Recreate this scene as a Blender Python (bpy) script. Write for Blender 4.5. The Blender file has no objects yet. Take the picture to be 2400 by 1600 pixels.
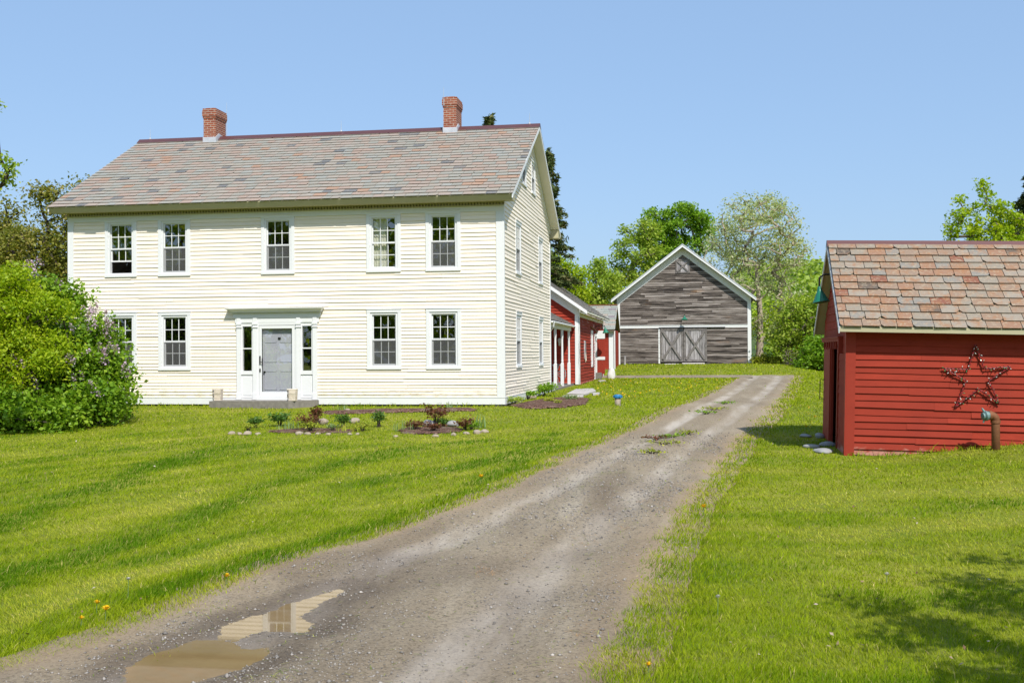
import bpy, math, random
import numpy as np
from mathutils import Matrix, Vector

random.seed(7)
rng = np.random.default_rng(11)
scn = bpy.context.scene
COL = scn.collection
rad = math.radians
PI = math.pi

# ------------------------------------------------------------------ camera
FPX = 2597.3
PITCH, ROLL, YAW, ZC = .0113, .0066, .1627, 1.408
_cy, _sy = math.cos(YAW), math.sin(YAW)
FW = np.array([-_sy*math.cos(PITCH), _cy*math.cos(PITCH), math.sin(PITCH)])
_r = np.array([_cy, _sy, 0.]); _u = np.cross(_r, FW)
RT = _r*math.cos(ROLL)-_u*math.sin(ROLL); UP = _r*math.sin(ROLL)+_u*math.cos(ROLL)
cam = bpy.data.objects.new('camera', bpy.data.cameras.new('camera'))
COL.objects.link(cam)
cam.data.sensor_width = 36; cam.data.lens = 36*FPX/2400
cam.data.clip_start = .1; cam.data.clip_end = 5000
cam.matrix_world = Matrix(((RT[0], UP[0], -FW[0], 0), (RT[1], UP[1], -FW[1], 0), (RT[2], UP[2], -FW[2], ZC), (0, 0, 0, 1)))
scn.camera = cam

def sstep(a, b, x):
    t = np.clip((x-a)/(b-a), 0, 1); return t*t*(3-2*t)

# ------------------------------------------------------------------ terrain
GY = np.array([-400, -30, 0, 5, 7, 9, 12, 16, 20, 24, 27, 29, 30, 36, 42, 50, 57, 61, 64, 68, 72, 75, 85, 110, 160, 400, 3000.])
GZ = np.array([-3, -1.1, -.9, -.86, -.845, -.82, -.72, -.55, -.42, -.30, -.19, -.11, -.06, -.03, 0, .02, .07, .12, .2, .42, .60, .66, .62, .3, -1.5, -4, -20.])
def wob(x, y, s, seed):
    """smooth value noise out of sines, about -1..1"""
    r = np.random.default_rng(seed); o = 0
    for k in range(5):
        a = r.uniform(0, 2*PI); q = s*(1+.7*k)*r.uniform(.8, 1.2); p = r.uniform(0, 2*PI, 2)
        o = o+np.sin((x*math.cos(a)+y*math.sin(a))*q+p[0])*np.cos((y*math.cos(a)-x*math.sin(a))*q*.8+p[1])*.8**k
    return o/2.2
def zt(x, y):
    x = np.asarray(x, float); y = np.asarray(y, float)
    z = np.interp(y, GY, GZ)
    z = z+.24*sstep(2.9, 6.2, x)*np.exp(-((y-19.5)/6.)**2)
    z = z-.42*sstep(5, 9, x)*sstep(58, 72, y)
    z = z+.02*wob(x, y, .35, 3)*sstep(60, 20, np.abs(y))
    return z
def ztf(x, y): return float(zt(x, y))
def ray(u, v): return FW+RT*(u-1200)/FPX-UP*(v-800)/FPX
def hit(u, v):
    """where the sight line of photo pixel u, v meets the ground"""
    d = ray(u, v); t = 4.
    for _ in range(6000):
        p = d*t
        if p[2]+ZC <= ztf(p[0], p[1]): break
        t += .02+t*.0008
    return float(d[0]*t), float(d[1]*t)
def atY(u, v, y):
    d = ray(u, v); p = d*(y/d[1]); return Vector((p[0], p[1], p[2]+ZC))
def atX(u, v, x):
    d = ray(u, v); p = d*(x/d[0]); return Vector((p[0], p[1], p[2]+ZC))

# ------------------------------------------------------------------ objects
def tag(o, label=None, cat=None, group=None, kind=None):
    if label: o['label'] = label
    if cat: o['category'] = cat
    if group: o['group'] = group
    if kind: o['kind'] = kind
    return o
def empty(name, loc, label, cat, group=None, rot=None):
    o = bpy.data.objects.new(name, None); COL.objects.link(o)
    o.location = loc; o.empty_display_size = .2
    if rot: o.rotation_euler = rot
    return tag(o, label, cat, group)
def origin_of(p):
    v = Vector((0, 0, 0))
    while p is not None: v = v+p.location; p = p.parent
    return v
class Fr:
    """a wall's own frame: a along it, b up, n out"""
    def __init__(s, o, a, n, b=(0, 0, 1)):
        s.o = Vector(o); s.a = Vector(a).normalized(); s.n = Vector(n).normalized(); s.b = Vector(b).normalized()
    def p(s, x, z, d): return s.o+s.a*x+s.b*z+s.n*d
class MB:
    def __init__(s): s.v = []; s.f = []; s.r = []; s.sm = False
    def face(s, pts, rnd=.5):
        i = len(s.v); s.v.extend([tuple(p) for p in pts]); s.f.append(tuple(range(i, i+len(pts)))); s.r.append(rnd)
    def hexa(s, c, rnd=.5):
        i = len(s.v); s.v.extend([tuple(p) for p in c])
        for q in ((0, 3, 2, 1), (4, 5, 6, 7), (0, 1, 5, 4), (1, 2, 6, 5), (2, 3, 7, 6), (3, 0, 4, 7)):
            s.f.append(tuple(i+k for k in q)); s.r.append(rnd)
    def box(s, x0, x1, y0, y1, z0, z1, rnd=.5):
        s.hexa([(x0, y0, z0), (x1, y0, z0), (x1, y1, z0), (x0, y1, z0), (x0, y0, z1), (x1, y0, z1), (x1, y1, z1), (x0, y1, z1)], rnd)
    def fbox(s, F, x0, x1, z0, z1, d0, d1, rnd=.5):
        s.hexa([F.p(x0, z0, d1), F.p(x1, z0, d1), F.p(x1, z0, d0), F.p(x0, z0, d0), F.p(x0, z1, d1), F.p(x1, z1, d1), F.p(x1, z1, d0), F.p(x0, z1, d0)], rnd)
    def fbar(s, F, p0, p1, w, d0, d1, rnd=.5):
        """a board between two points of a wall frame"""
        a = Vector((p1[0]-p0[0], p1[1]-p0[1])); t = Vector((-a.y, a.x)).normalized()*w/2
        q = [(p0[0]-t.x, p0[1]-t.y), (p1[0]-t.x, p1[1]-t.y), (p1[0]+t.x, p1[1]+t.y), (p0[0]+t.x, p0[1]+t.y)]
        s.hexa([F.p(x, z, d0) for x, z in q]+[F.p(x, z, d1) for x, z in q], rnd)
    def prism(s, pts, ext, rnd=.5):
        e = Vector(ext); a = [Vector(p) for p in pts]; b = [p+e for p in a]; n = len(a)
        s.face(a[::-1], rnd); s.face(b, rnd)
        for i in range(n): s.face([a[i], a[(i+1) % n], b[(i+1) % n], b[i]], rnd)
    def tube(s, pts, rads, n=8, rnd=.5, cap=True):
        pts = [Vector(p) for p in pts]
        if not hasattr(rads, '__len__'): rads = [rads]*len(pts)
        i0 = len(s.v); prev = None
        for k, p in enumerate(pts):
            d = (pts[min(k+1, len(pts)-1)]-pts[max(k-1, 0)])
            d = d.normalized() if d.length > 1e-9 else Vector((0, 0, 1))
            if prev is None:
                x = d.cross(Vector((0, 0, 1)));
                if x.length < .05: x = d.cross(Vector((1, 0, 0)))
            else: x = prev-d*prev.dot(d)
            x.normalize(); prev = x; y = d.cross(x)
            for j in range(n):
                t = 2*PI*j/n; s.v.append(tuple(p+(x*math.cos(t)+y*math.sin(t))*rads[k]))
        for k in range(len(pts)-1):
            for j in range(n):
                a = i0+k*n+j; b = i0+k*n+(j+1) % n; s.f.append((a, b, b+n, a+n)); s.r.append(rnd)
        if cap:
            s.f.append(tuple(i0+j for j in range(n))[::-1]); s.r.append(rnd)
            e = i0+(len(pts)-1)*n; s.f.append(tuple(e+j for j in range(n))); s.r.append(rnd)
    def lathe(s, c, prof, n=20, axis=(0, 0, 1), rnd=.5):
        ax = Vector(axis).normalized(); s.tube([Vector(c)+ax*h for r, h in prof], [max(r, .0005) for r, h in prof], n, rnd)
    def build(s, name, mat, parent=None, smooth=False, bevel=0, kind=None, label=None):
        o3 = origin_of(parent) if parent else Vector((0, 0, 0))
        me = bpy.data.meshes.new(name)
        me.from_pydata([(a-o3.x, b-o3.y, c-o3.z) for a, b, c in s.v], [], s.f)
        at = me.attributes.new('rnd', 'FLOAT', 'FACE'); at.data.foreach_set('value', np.array(s.r, dtype=np.float32))
        me.materials.append(mat)
        if smooth: me.polygons.foreach_set('use_smooth', [True]*len(s.f))
        me.update()
        ob = bpy.data.objects.new(name, me); COL.objects.link(ob); ob.parent = parent
        if bevel:
            m = ob.modifiers.new('bevel', 'BEVEL'); m.width = bevel; m.segments = 1; m.limit_method = 'ANGLE'
        return tag(ob, label=label, kind=kind)
def np_mesh(name, V, F, mat, parent=None, rnd=None, col=None, loc=None):
    """big meshes straight from arrays: V (n,3), F (m,k)"""
    o3 = np.array(origin_of(parent)) if parent else np.zeros(3)
    me = bpy.data.meshes.new(name); n, (m, k) = len(V), F.shape
    me.vertices.add(n); me.vertices.foreach_set('co', (V-o3).astype(np.float32).ravel())
    me.loops.add(m*k); me.loops.foreach_set('vertex_index', F.astype(np.int32).ravel())
    me.polygons.add(m); me.polygons.foreach_set('loop_start', np.arange(0, m*k, k, dtype=np.int32))
    me.update(calc_edges=True)
    if rnd is not None:
        a = me.attributes.new('rnd', 'FLOAT', 'FACE'); a.data.foreach_set('value', rnd.astype(np.float32))
    if col is not None:
        a = me.attributes.new('col', 'FLOAT_COLOR', 'POINT'); a.data.foreach_set('color', col.astype(np.float32).ravel())
    me.materials.append(mat)
    ob = bpy.data.objects.new(name, me); COL.objects.link(ob); ob.parent = parent
    return ob

# ------------------------------------------------------------------ materials
class NT:
    def __init__(s, name):
        s.m = bpy.data.materials.new(name); s.m.use_nodes = True; s.t = s.m.node_tree; s.t.nodes.clear()
        s.out = s.t.nodes.new('ShaderNodeOutputMaterial')
    def n(s, typ, props=None, **kw):
        nd = s.t.nodes.new('ShaderNode'+typ)
        for k, v in (props or {}).items(): setattr(nd, k, v)
        for k, v in kw.items():
            key = int(k[1:]) if k[0] == '_' and k[1:].isdigit() else k.replace('_', ' ')
            s.set(nd.inputs[key], v)
        return nd
    def set(s, sock, v):
        if isinstance(v, bpy.types.NodeSocket): s.t.links.new(v, sock)
        elif isinstance(v, tuple) and len(v) == 3 and sock.type == 'RGBA': sock.default_value = (*v, 1)
        else: sock.default_value = v
    def attr(s, name='rnd'): return s.n('Attribute', {'attribute_name': name})
    def obj(s, scale=(1, 1, 1), rot=(0, 0, 0)):
        c = s.n('TexCoord').outputs['Object']; return s.n('Mapping', None, Vector=c, Scale=scale, Rotation=rot).outputs[0]
    def noise(s, scale, vec=None, detail=4, rough=.6, dist=0):
        nd = s.n('TexNoise', None, Scale=scale, Detail=detail, Roughness=rough, Distortion=dist)
        if vec is not None: s.set(nd.inputs['Vector'], vec)
        return nd.outputs['Fac']
    def ramp(s, fac, stops, const=False):
        nd = s.n('ValToRGB', None, Fac=fac); cr = nd.color_ramp
        if const: cr.interpolation = 'CONSTANT'
        while len(cr.elements) < len(stops): cr.elements.new(.5)
        for e, (p, c) in zip(cr.elements, stops): e.position = p; e.color = (*c, 1) if len(c) == 3 else c
        return nd.outputs['Color']
    def mix(s, f, a, b, mode='MIX'):
        nd = s.n('Mix', {'data_type': 'RGBA', 'blend_type': mode})
        s.set(nd.inputs[0], f); s.set(nd.inputs[6], a); s.set(nd.inputs[7], b); return nd.outputs[2]
    def math(s, op, a, b=0.): return s.n('Math', {'operation': op}, _0=a, _1=b).outputs[0]
    def bump(s, h, st=.3, dist=.02): return s.n('Bump', None, Height=h, Strength=st, Distance=dist).outputs[0]
    def done(s, sh): s.t.links.new(sh.outputs[0] if hasattr(sh, 'outputs') else sh, s.out.inputs[0]); return s.m
    def pbr(s, col, rough=.6, bump=None, spec=.4, metal=0.):
        b = s.n('BsdfPrincipled', None, Base_Color=col, Roughness=rough, Metallic=metal)
        b.inputs['Specular IOR Level'].default_value = spec
        if bump is not None: s.set(b.inputs['Normal'], bump)
        return s.done(b)
def mul(c, k): return tuple(min(1, x*k) for x in c)
def paint(name, c, var=.12, rough=.55, dirt=None, scale=3., chips=None, chip_t=.66, splash=None, board=.22):
    m = NT(name); v = m.obj((1, 1, 3))
    col = m.mix(m.noise(scale, v, 5), mul(c, 1-var), mul(c, 1+var*.4))
    col = m.mix(m.math('MULTIPLY', m.attr().outputs['Fac'], board), col, mul(c, .68))
    if dirt: col = m.mix(m.ramp(m.noise(1.3, m.obj((1, 1, .4)), 6), [(.5, (0, 0, 0)), (.8, (.5, .5, .5))]), col, dirt)
    if chips:
        f = m.ramp(m.noise(9, m.obj((1, 1, 5)), 6, .75), [(chip_t, (0, 0, 0)), (chip_t+.03, (1, 1, 1))]); col = m.mix(f, col, chips)
    if splash:   # mud and bare wood near the ground
        z = m.n('SeparateXYZ', None, Vector=m.obj()).outputs[2]; n = m.noise(3.5, m.obj((1, 1, 2.5)), 7, .75)
        g = m.math('ADD', m.math('MULTIPLY', n, 2.2), m.math('MULTIPLY', z, -splash[1])); col = m.mix(m.ramp(g, [(.62, (0, 0, 0)), (1., (.75,)*3)]), col, splash[0])
    return m.pbr(col, rough, m.bump(m.noise(40, v), .15, .01), .2)
def flat(name, c, rough=.6, metal=0., var=.1, scale=8):
    m = NT(name); col = m.mix(m.noise(scale, m.obj(), 5), mul(c, 1-var), mul(c, 1+var)); return m.pbr(col, rough, None, .4, metal)
def slate(name, stops, mottled, streak, amount=.35):
    m = NT(name); r = m.attr().outputs['Fac']
    col = m.ramp(r, stops, True)
    col = m.mix(m.ramp(m.noise(4.5, m.obj(), 7, .7), [(.47, (0, 0, 0)), (.64, (amount,)*3)]), col, mottled)
    col = m.mix(m.ramp(m.noise(16, m.obj(), 6, .7), [(.52, (0, 0, 0)), (.66, (amount,)*3)]), col, streak)
    col = m.mix(m.ramp(m.noise(45, m.obj(), 3, .7), [(.55, (0, 0, 0)), (.75, (.35,)*3)]), col, (.10, .10, .09))
    return m.pbr(col, .62, m.bump(m.noise(30, m.obj(), 6), .25, .01), .35)
def wood(name, stops, stretch, scale=3., rough=.85, stain=None, spots=0):
    """weathered boards; stretch gives the grain's direction"""
    m = NT(name); r = m.attr().outputs['Fac']
    co = m.n('TexCoord').outputs['Object']
    off = m.n('CombineXYZ', None, X=m.math('MULTIPLY', r, 37.), Y=m.math('MULTIPLY', r, 11.), Z=m.math('MULTIPLY', r, 23.)).outputs[0]
    vec = m.n('VectorMath', {'operation': 'ADD'}, _0=m.n('Mapping', None, Vector=co, Scale=stretch).outputs[0], _1=off).outputs[0]
    f = m.noise(scale, vec, 8, .7)
    f2 = m.math('ADD', m.math('ADD', m.math('MULTIPLY', f, 1.15), -.20), m.math('MULTIPLY', r, .18))
    col = m.ramp(f2, stops)
    if stain: col = m.mix(m.ramp(m.noise(.9, m.obj((.5, .5, 2)), 5), [(.6, (0, 0, 0)), (.75, (.45,)*3)]), col, stain)
    return m.pbr(col, rough, m.bump(f, .5, .02), .15)
def leaves(name, c0, c1, c2, trans=.35, rough=.5):
    m = NT(name); r = m.attr().outputs['Fac']
    col = m.ramp(r, [(0, c0), (.5, c1), (1, c2)])
    p = m.n('BsdfPrincipled', None, Base_Color=col, Roughness=rough); p.inputs['Specular IOR Level'].default_value = .3
    t = m.n('BsdfTranslucent', None, Color=m.mix(1., col, (1.0, 1.0, .45), 'MULTIPLY'))
    return m.done(m.n('MixShader', None, _0=trans, _1=p.outputs[0], _2=t.outputs[0]))
def glassy():
    m = NT('window_glass')
    fc = m.n('LayerWeight', None, Blend=.5).outputs['Facing']   # the same from both sides of a single sheet
    fr = m.math('ADD', m.math('MULTIPLY', m.math('POWER', fc, 5.), .78), .20)
    wave = m.bump(m.noise(2.2, m.obj(), 2), .02, .05)
    g = m.n('BsdfGlossy', None, Color=(.95, .97, .95), Roughness=.01, Normal=wave)
    t = m.n('BsdfTransparent', None, Color=(.90, .92, .91))
    return m.done(m.n('MixShader', None, _0=fr, _1=t.outputs[0], _2=g.outputs[0]))
def screen():
    m = NT('insect_screen')
    d = m.n('BsdfDiffuse', None, Color=(.16, .16, .165)); t = m.n('BsdfTransparent', None, Color=(1, 1, 1))
    return m.done(m.n('MixShader', None, _0=.38, _1=t.outputs[0], _2=d.outputs[0]))
def mulch_mat():
    m = NT('bark_mulch'); g = m.n('TexVoronoi', None, Scale=24., Vector=m.obj((1, 1, 1)))
    col = m.ramp(m.n('SeparateColor', None, Color=g.outputs['Color']).outputs[0], [(0, (.05, .026, .02)), (.4, (.12, .062, .045)), (.75, (.20, .11, .085)), (1, (.30, .20, .15))])
    col = m.mix(m.ramp(m.noise(2.5, m.obj(), 5), [(.5, (0, 0, 0)), (.68, (.7,)*3)]), col, (.21, .17, .12))
    return m.pbr(col, .95, m.bump(g.outputs['Distance'], 1., .05), .1)
def brick():
    m = NT('red_brick'); c = m.n('TexCoord').outputs['Object']; s = m.n('SeparateXYZ', None, Vector=c)
    v = m.n('CombineXYZ', None, X=m.math('ADD', s.outputs[0], s.outputs[1]), Y=s.outputs[2]).outputs[0]
    b = m.n('TexBrick', {'offset': .5}, Vector=v, Color1=(.22, .05, .026), Color2=(.33, .10, .05), Mortar=(.40, .33, .27), Scale=1., Mortar_Size=.010, Bias=-.1, Brick_Width=.215, Row_Height=.072)
    col = m.mix(m.ramp(m.noise(7, m.obj(), 4), [(.4, (0, 0, 0)), (.7, (.5,)*3)]), b.outputs['Color'], (.2, .06, .04))
    return m.pbr(col, .85, m.bump(b.outputs['Fac'], -.6, .01), .2)

MAT = dict(
    clap=paint('cream_clapboard_paint', (.895, .805, .69), .06, .6, (.79, .71, .56), chips=(.64, .59, .50), chip_t=.735, splash=((.50, .44, .33), 1.3), board=.3),
    trim=paint('white_trim_paint', (.74, .75, .76), .05, .5),
    eave=paint('olive_cream_eave_paint', (.44, .41, .27), .1, .6),
    soffit=paint('cream_soffit_paint', (.70, .67, .58), .06, .6),
    red=paint('barn_red_paint', (.355, .040, .020), .42, .75, (.21, .024, .014), chips=(.55, .36, .31), chip_t=.70, splash=((.46, .25, .20), 3.6), board=.75),
    red_trim=paint('barn_red_trim_paint', (.31, .037, .021), .2, .6),
    door_gray=paint('lavender_gray_door_paint', (.62, .61, .70), .04, .5),
    glass=glassy(), screen=screen(), brick=brick(),
    room=flat('room_wall', (.16, .135, .11), .9),
    curtain=flat('cream_curtain', (.72, .70, .60), .9, 0, .12, 14),
    ridge=flat('maroon_ridge_metal', (.11, .045, .045), .45, .2),
    lead=flat('gray_flashing', (.50, .52, .56), .5, .2, .3, 9),
    iron=flat('black_iron', (.02, .02, .02), .5, .5),
    galv=flat('galvanised_metal', (.52, .55, .58), .4, .5),
    green=flat('green_enamel', (.012, .16, .10), .35),
    dark=flat('opening_shade', (.012, .011, .010), .9),  # near-black colour stands for the unlit depth behind openings
    deck=flat('roof_deck_wood', (.16, .13, .10), .9),
    concrete=flat('old_concrete', (.19, .175, .155), .9, 0, .55, 9),
    limestone=flat('carved_limestone', (.62, .55, .46), .85, 0, .25, 14),
    flag=flat('flagstone', (.44, .41, .40), .8, 0, .2, 3),
    rust=flat('rusty_pipe', (.20, .085, .04), .75, .3, .45, 14),
    verdigris=flat('verdigris_cap', (.15, .235, .235), .6, .3, .2, 18),
    blue=flat('blue_well_cap', (.02, .17, .38), .5, 0, .2, 20),
    casing_pipe=flat('rusty_well_casing', (.30, .25, .19), .7, .2, .3, 14),
    star=flat('red_tube', (.26, .012, .018), .5),
    bulb_g=flat('green_bulb', (.03, .25, .08), .2), bulb_w=flat('clear_bulb', (.62, .60, .58), .2), wire=flat('dark_green_wire', (.02, .03, .02), .6),
    mulch=mulch_mat(),
    slate_h=slate('house_slate', [(0, (.28, .275, .24)), (.2, (.315, .285, .245)), (.42, (.32, .265, .225)), (.66, (.335, .25, .205)), (.8, (.285, .29, .265)), (.93, (.36, .225, .155)), (.965, (.145, .15, .155))], (.36, .285, .22), (.38, .31, .21), .4),
    slate_s=slate('shed_slate', [(0, (.245, .21, .165)), (.22, (.25, .175, .125)), (.45, (.27, .23, .185)), (.64, (.265, .15, .095)), (.76, (.215, .20, .175)), (.93, (.20, .075, .045)), (.97, (.11, .085, .065))], (.29, .145, .07), (.35, .28, .195), .9),
    slate_e=slate('wing_shingle', [(0, (.20, .19, .17)), (.5, (.25, .235, .21)), (.8, (.29, .26, .22)), (.93, (.33, .22, .16))], (.24, .24, .20), (.28, .26, .22), .3),
    slate_c=slate('green_gray_slate', [(0, (.28, .30, .27)), (.4, (.33, .33, .30)), (.75, (.36, .30, .25)), (.92, (.24, .20, .22)), (.97, (.40, .24, .14))], (.32, .34, .28), (.36, .34, .28), .3),
    barn=wood('weathered_barn_board', [(.31, (.014, .012, .011)), (.41, (.075, .062, .055)), (.51, (.20, .17, .15)), (.63, (.35, .315, .295)), (.82, (.58, .54, .52))], (.30, 1, 15), 2.6, .9, (.32, .17, .07)),
    plank=wood('silver_gray_plank', [(.25, (.10, .092, .092)), (.42, (.28, .265, .27)), (.58, (.42, .40, .41)), (.9, (.54, .52, .53))], (6, 1, .5), 2.4),
    brace=wood('gray_brace_board', [(.2, (.07, .064, .06)), (.45, (.17, .155, .15)), (.9, (.32, .30, .29))], (3, 1, 3), 2.),
    stone=flat('dark_fieldstone', (.10, .095, .085), .9, 0, .5, 3),
    bark=flat('gray_bark', (.15, .12, .10), .9, 0, .4, 5),
    bark_l=flat('pale_bark', (.34, .28, .22), .9, 0, .35, 5),
    bark_d=flat('dark_bark', (.055, .042, .034), .9, 0, .4, 6),
    rock=flat('pale_rock', (.33, .275, .21), .85, 0, .25, 9),
    rock_g=flat('gray_rock', (.30, .30, .30), .85, 0, .25, 9),
    yellow=flat('yellow_petals', (.80, .52, .01), .6), puff=flat('seed_head', (.62, .60, .54), .9),
    L_lilac=leaves('lilac_leaf', (.10, .22, .012), (.19, .34, .018), (.33, .47, .035), .42),
    L_lime=leaves('lime_green_leaf', (.23, .38, .012), (.37, .50, .016), (.54, .60, .035), .5),
    L_olive=leaves('olive_leaf', (.14, .18, .025), (.26, .27, .04), (.38, .31, .09), .42),
    L_maple=leaves('maple_leaf', (.11, .25, .014), (.20, .37, .02), (.33, .49, .04), .45),
    L_pale=leaves('pale_silver_leaf', (.34, .43, .18), (.50, .56, .30), (.66, .67, .46), .55),
    L_bush=leaves('bush_leaf', (.19, .33, .025), (.34, .46, .05), (.50, .56, .11), .45),
    L_spruce=leaves('spruce_needle', (.05, .09, .025), (.10, .14, .04), (.21, .18, .08), .2, .7),
    L_deep=leaves('deep_green_leaf', (.05, .12, .018), (.09, .19, .028), (.15, .27, .045)),
    L_red=leaves('red_brown_leaf', (.10, .03, .02), (.17, .06, .03), (.20, .16, .04)),
    L_blade=leaves('gray_green_blade', (.12, .22, .07), (.22, .33, .12), (.38, .44, .18)),
    L_gold=leaves('yellow_green_leaf', (.20, .28, .02), (.33, .38, .035), (.48, .46, .06)),
    blossom=leaves('lilac_blossom', (.46, .30, .45), (.60, .45, .58), (.74, .62, .72), .3),
    dry=leaves('dry_leaf', (.14, .08, .04), (.28, .19, .11), (.46, .40, .32), .1),
    petals=leaves('white_blossom', (.42, .44, .34), (.55, .56, .46), (.66, .66, .58), .3),
)
TRIM = MAT['trim']

# ------------------------------------------------------------------ generic building pieces
def siding(mb, F, z0, z1, span, holes, expo, lip=.024, wave=.0045, rough=.003, joint=4.2):
    """lapped boards: every course is a row of tilted boards with a real lip, cut round the openings"""
    z = z0
    while z < z1-.012:
        h = expo(z) if callable(expo) else expo
        t = min(z+h, z1)
        if z1-t < .03: t = z1
        xa, xb = span(z); ya, yb = span(t)
        iv = [(xa, xb)]
        for hx0, hx1, hz0, hz1 in holes:
            if hz0 < t and hz1 > z:
                new = []
                for a, b in iv:
                    if hx1 <= a or hx0 >= b: new.append((a, b)); continue
                    if hx0 > a: new.append((a, hx0))
                    if hx1 < b: new.append((hx1, b))
                iv = new
        p1, p2, k1, k2 = random.uniform(0, 6), random.uniform(0, 6), random.uniform(.5, 1.1), random.uniform(1.4, 2.6)
        for a, b in iv:
            if b-a < .01: continue
            cuts = [a]; x = a+random.uniform(.4, 1)*joint
            while x < b-.5: cuts.append(x); x += random.uniform(.6, 1.25)*joint
            cuts.append(b)
            for c, d in zip(cuts[:-1], cuts[1:]):
                rnd = random.random(); n = max(1, int((d-c)/.8)); g = .0025 if c > a else 0
                sag = random.uniform(-1, 1)*rough; lp = lip*(1+random.uniform(-.25, .35)); tilt = random.uniform(-1, 1)*rough*.5
                ws = [wave*(math.sin(k1*(c+(d-c)*i/n)+p1)+.6*math.sin(k2*(c+(d-c)*i/n)+p2))+sag+tilt*(i/n-.5) for i in range(n+1)]
                for i in range(n):
                    xs, xe = c+(d-c)*i/n+(g if i == 0 else 0), c+(d-c)*(i+1)/n
                    ts = xs if xs > xa+1e-6 else ya; te = xe if xe < xb-1e-6 else yb
                    ts = min(max(ts, ya), yb); te = min(max(te, ya), yb)
                    A, B = F.p(xs, z+ws[i], lp), F.p(xe, z+ws[i+1], lp)
                    T, U = F.p(te, t+.012, .002), F.p(ts, t+.012, .002)
                    if te-ts > 1e-4: mb.face([A, B, T, U], rnd)
                    else: mb.face([A, B, U], rnd)
                    mb.face([F.p(xs, z+ws[i], -.01), F.p(xe, z+ws[i+1], -.01), B, A], rnd)
                mb.face([F.p(d, z+ws[-1], -.01), F.p(min(d, yb), t, -.01), F.p(min(d, yb), t+.01, .002), F.p(d, z+ws[-1], lp)], rnd)
        z = t
def slates(mb, O, a, up, n, L, S, w, e, cut=.12, thick=.012, lift=.012):
    """real slates, row over row, each its own tile with its own tone"""
    O, a, up, n = Vector(O), Vector(a), Vector(up), Vector(n)
    rows = max(1, round(S/e)); e = S/rows
    for r in range(rows):
        x = -random.uniform(.1, .9)*w; s0 = r*e
        while x < L:
            ww = w*random.uniform(.8, 1.2); x0, x1 = max(x, 0), min(x+ww-.010, L); x += ww
            if x1-x0 < .03: continue
            js = s0+random.uniform(-.008, .006)-(.02 if random.random() < .03 else 0)
            d = lift+thick+random.uniform(0, .007); s1 = s0+e+.03; rnd = random.random(); sk = random.uniform(-.004, .004)
            bl, br = (x0, js+sk), (x1, js-sk); pts = []
            c = random.uniform(.2, .4)*min(e, w)
            if random.random() < cut: pts += [(bl[0], bl[1]+c), (bl[0]+c*.7, bl[1])]
            else: pts += [bl]
            if random.random() < cut: pts += [(br[0]-c*.7, br[1]), (br[0], br[1]+c)]
            else: pts += [br]
            k = len(pts); P = lambda q, dd: O+a*q[0]+up*q[1]+n*dd
            hh = lambda q: d*(1-(q[1]-s0)/(s1-s0))+.002
            top = [P(q, hh(q)) for q in pts]+[P((x1, s1), .003), P((x0, s1), .003)]
            mb.face(top, rnd)
            for i in range(k-1): mb.face([P(pts[i], hh(pts[i])-thick), P(pts[i+1], hh(pts[i+1])-thick), top[i+1], top[i]], rnd)
            mb.face([P((x0, s1), -.004), P(pts[0], hh(pts[0])-thick), top[0], top[-1]], rnd)
            mb.face([P(pts[-1], hh(pts[-1])-thick), P((x1, s1), -.004), top[-2], top[k-1]], rnd)
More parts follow.
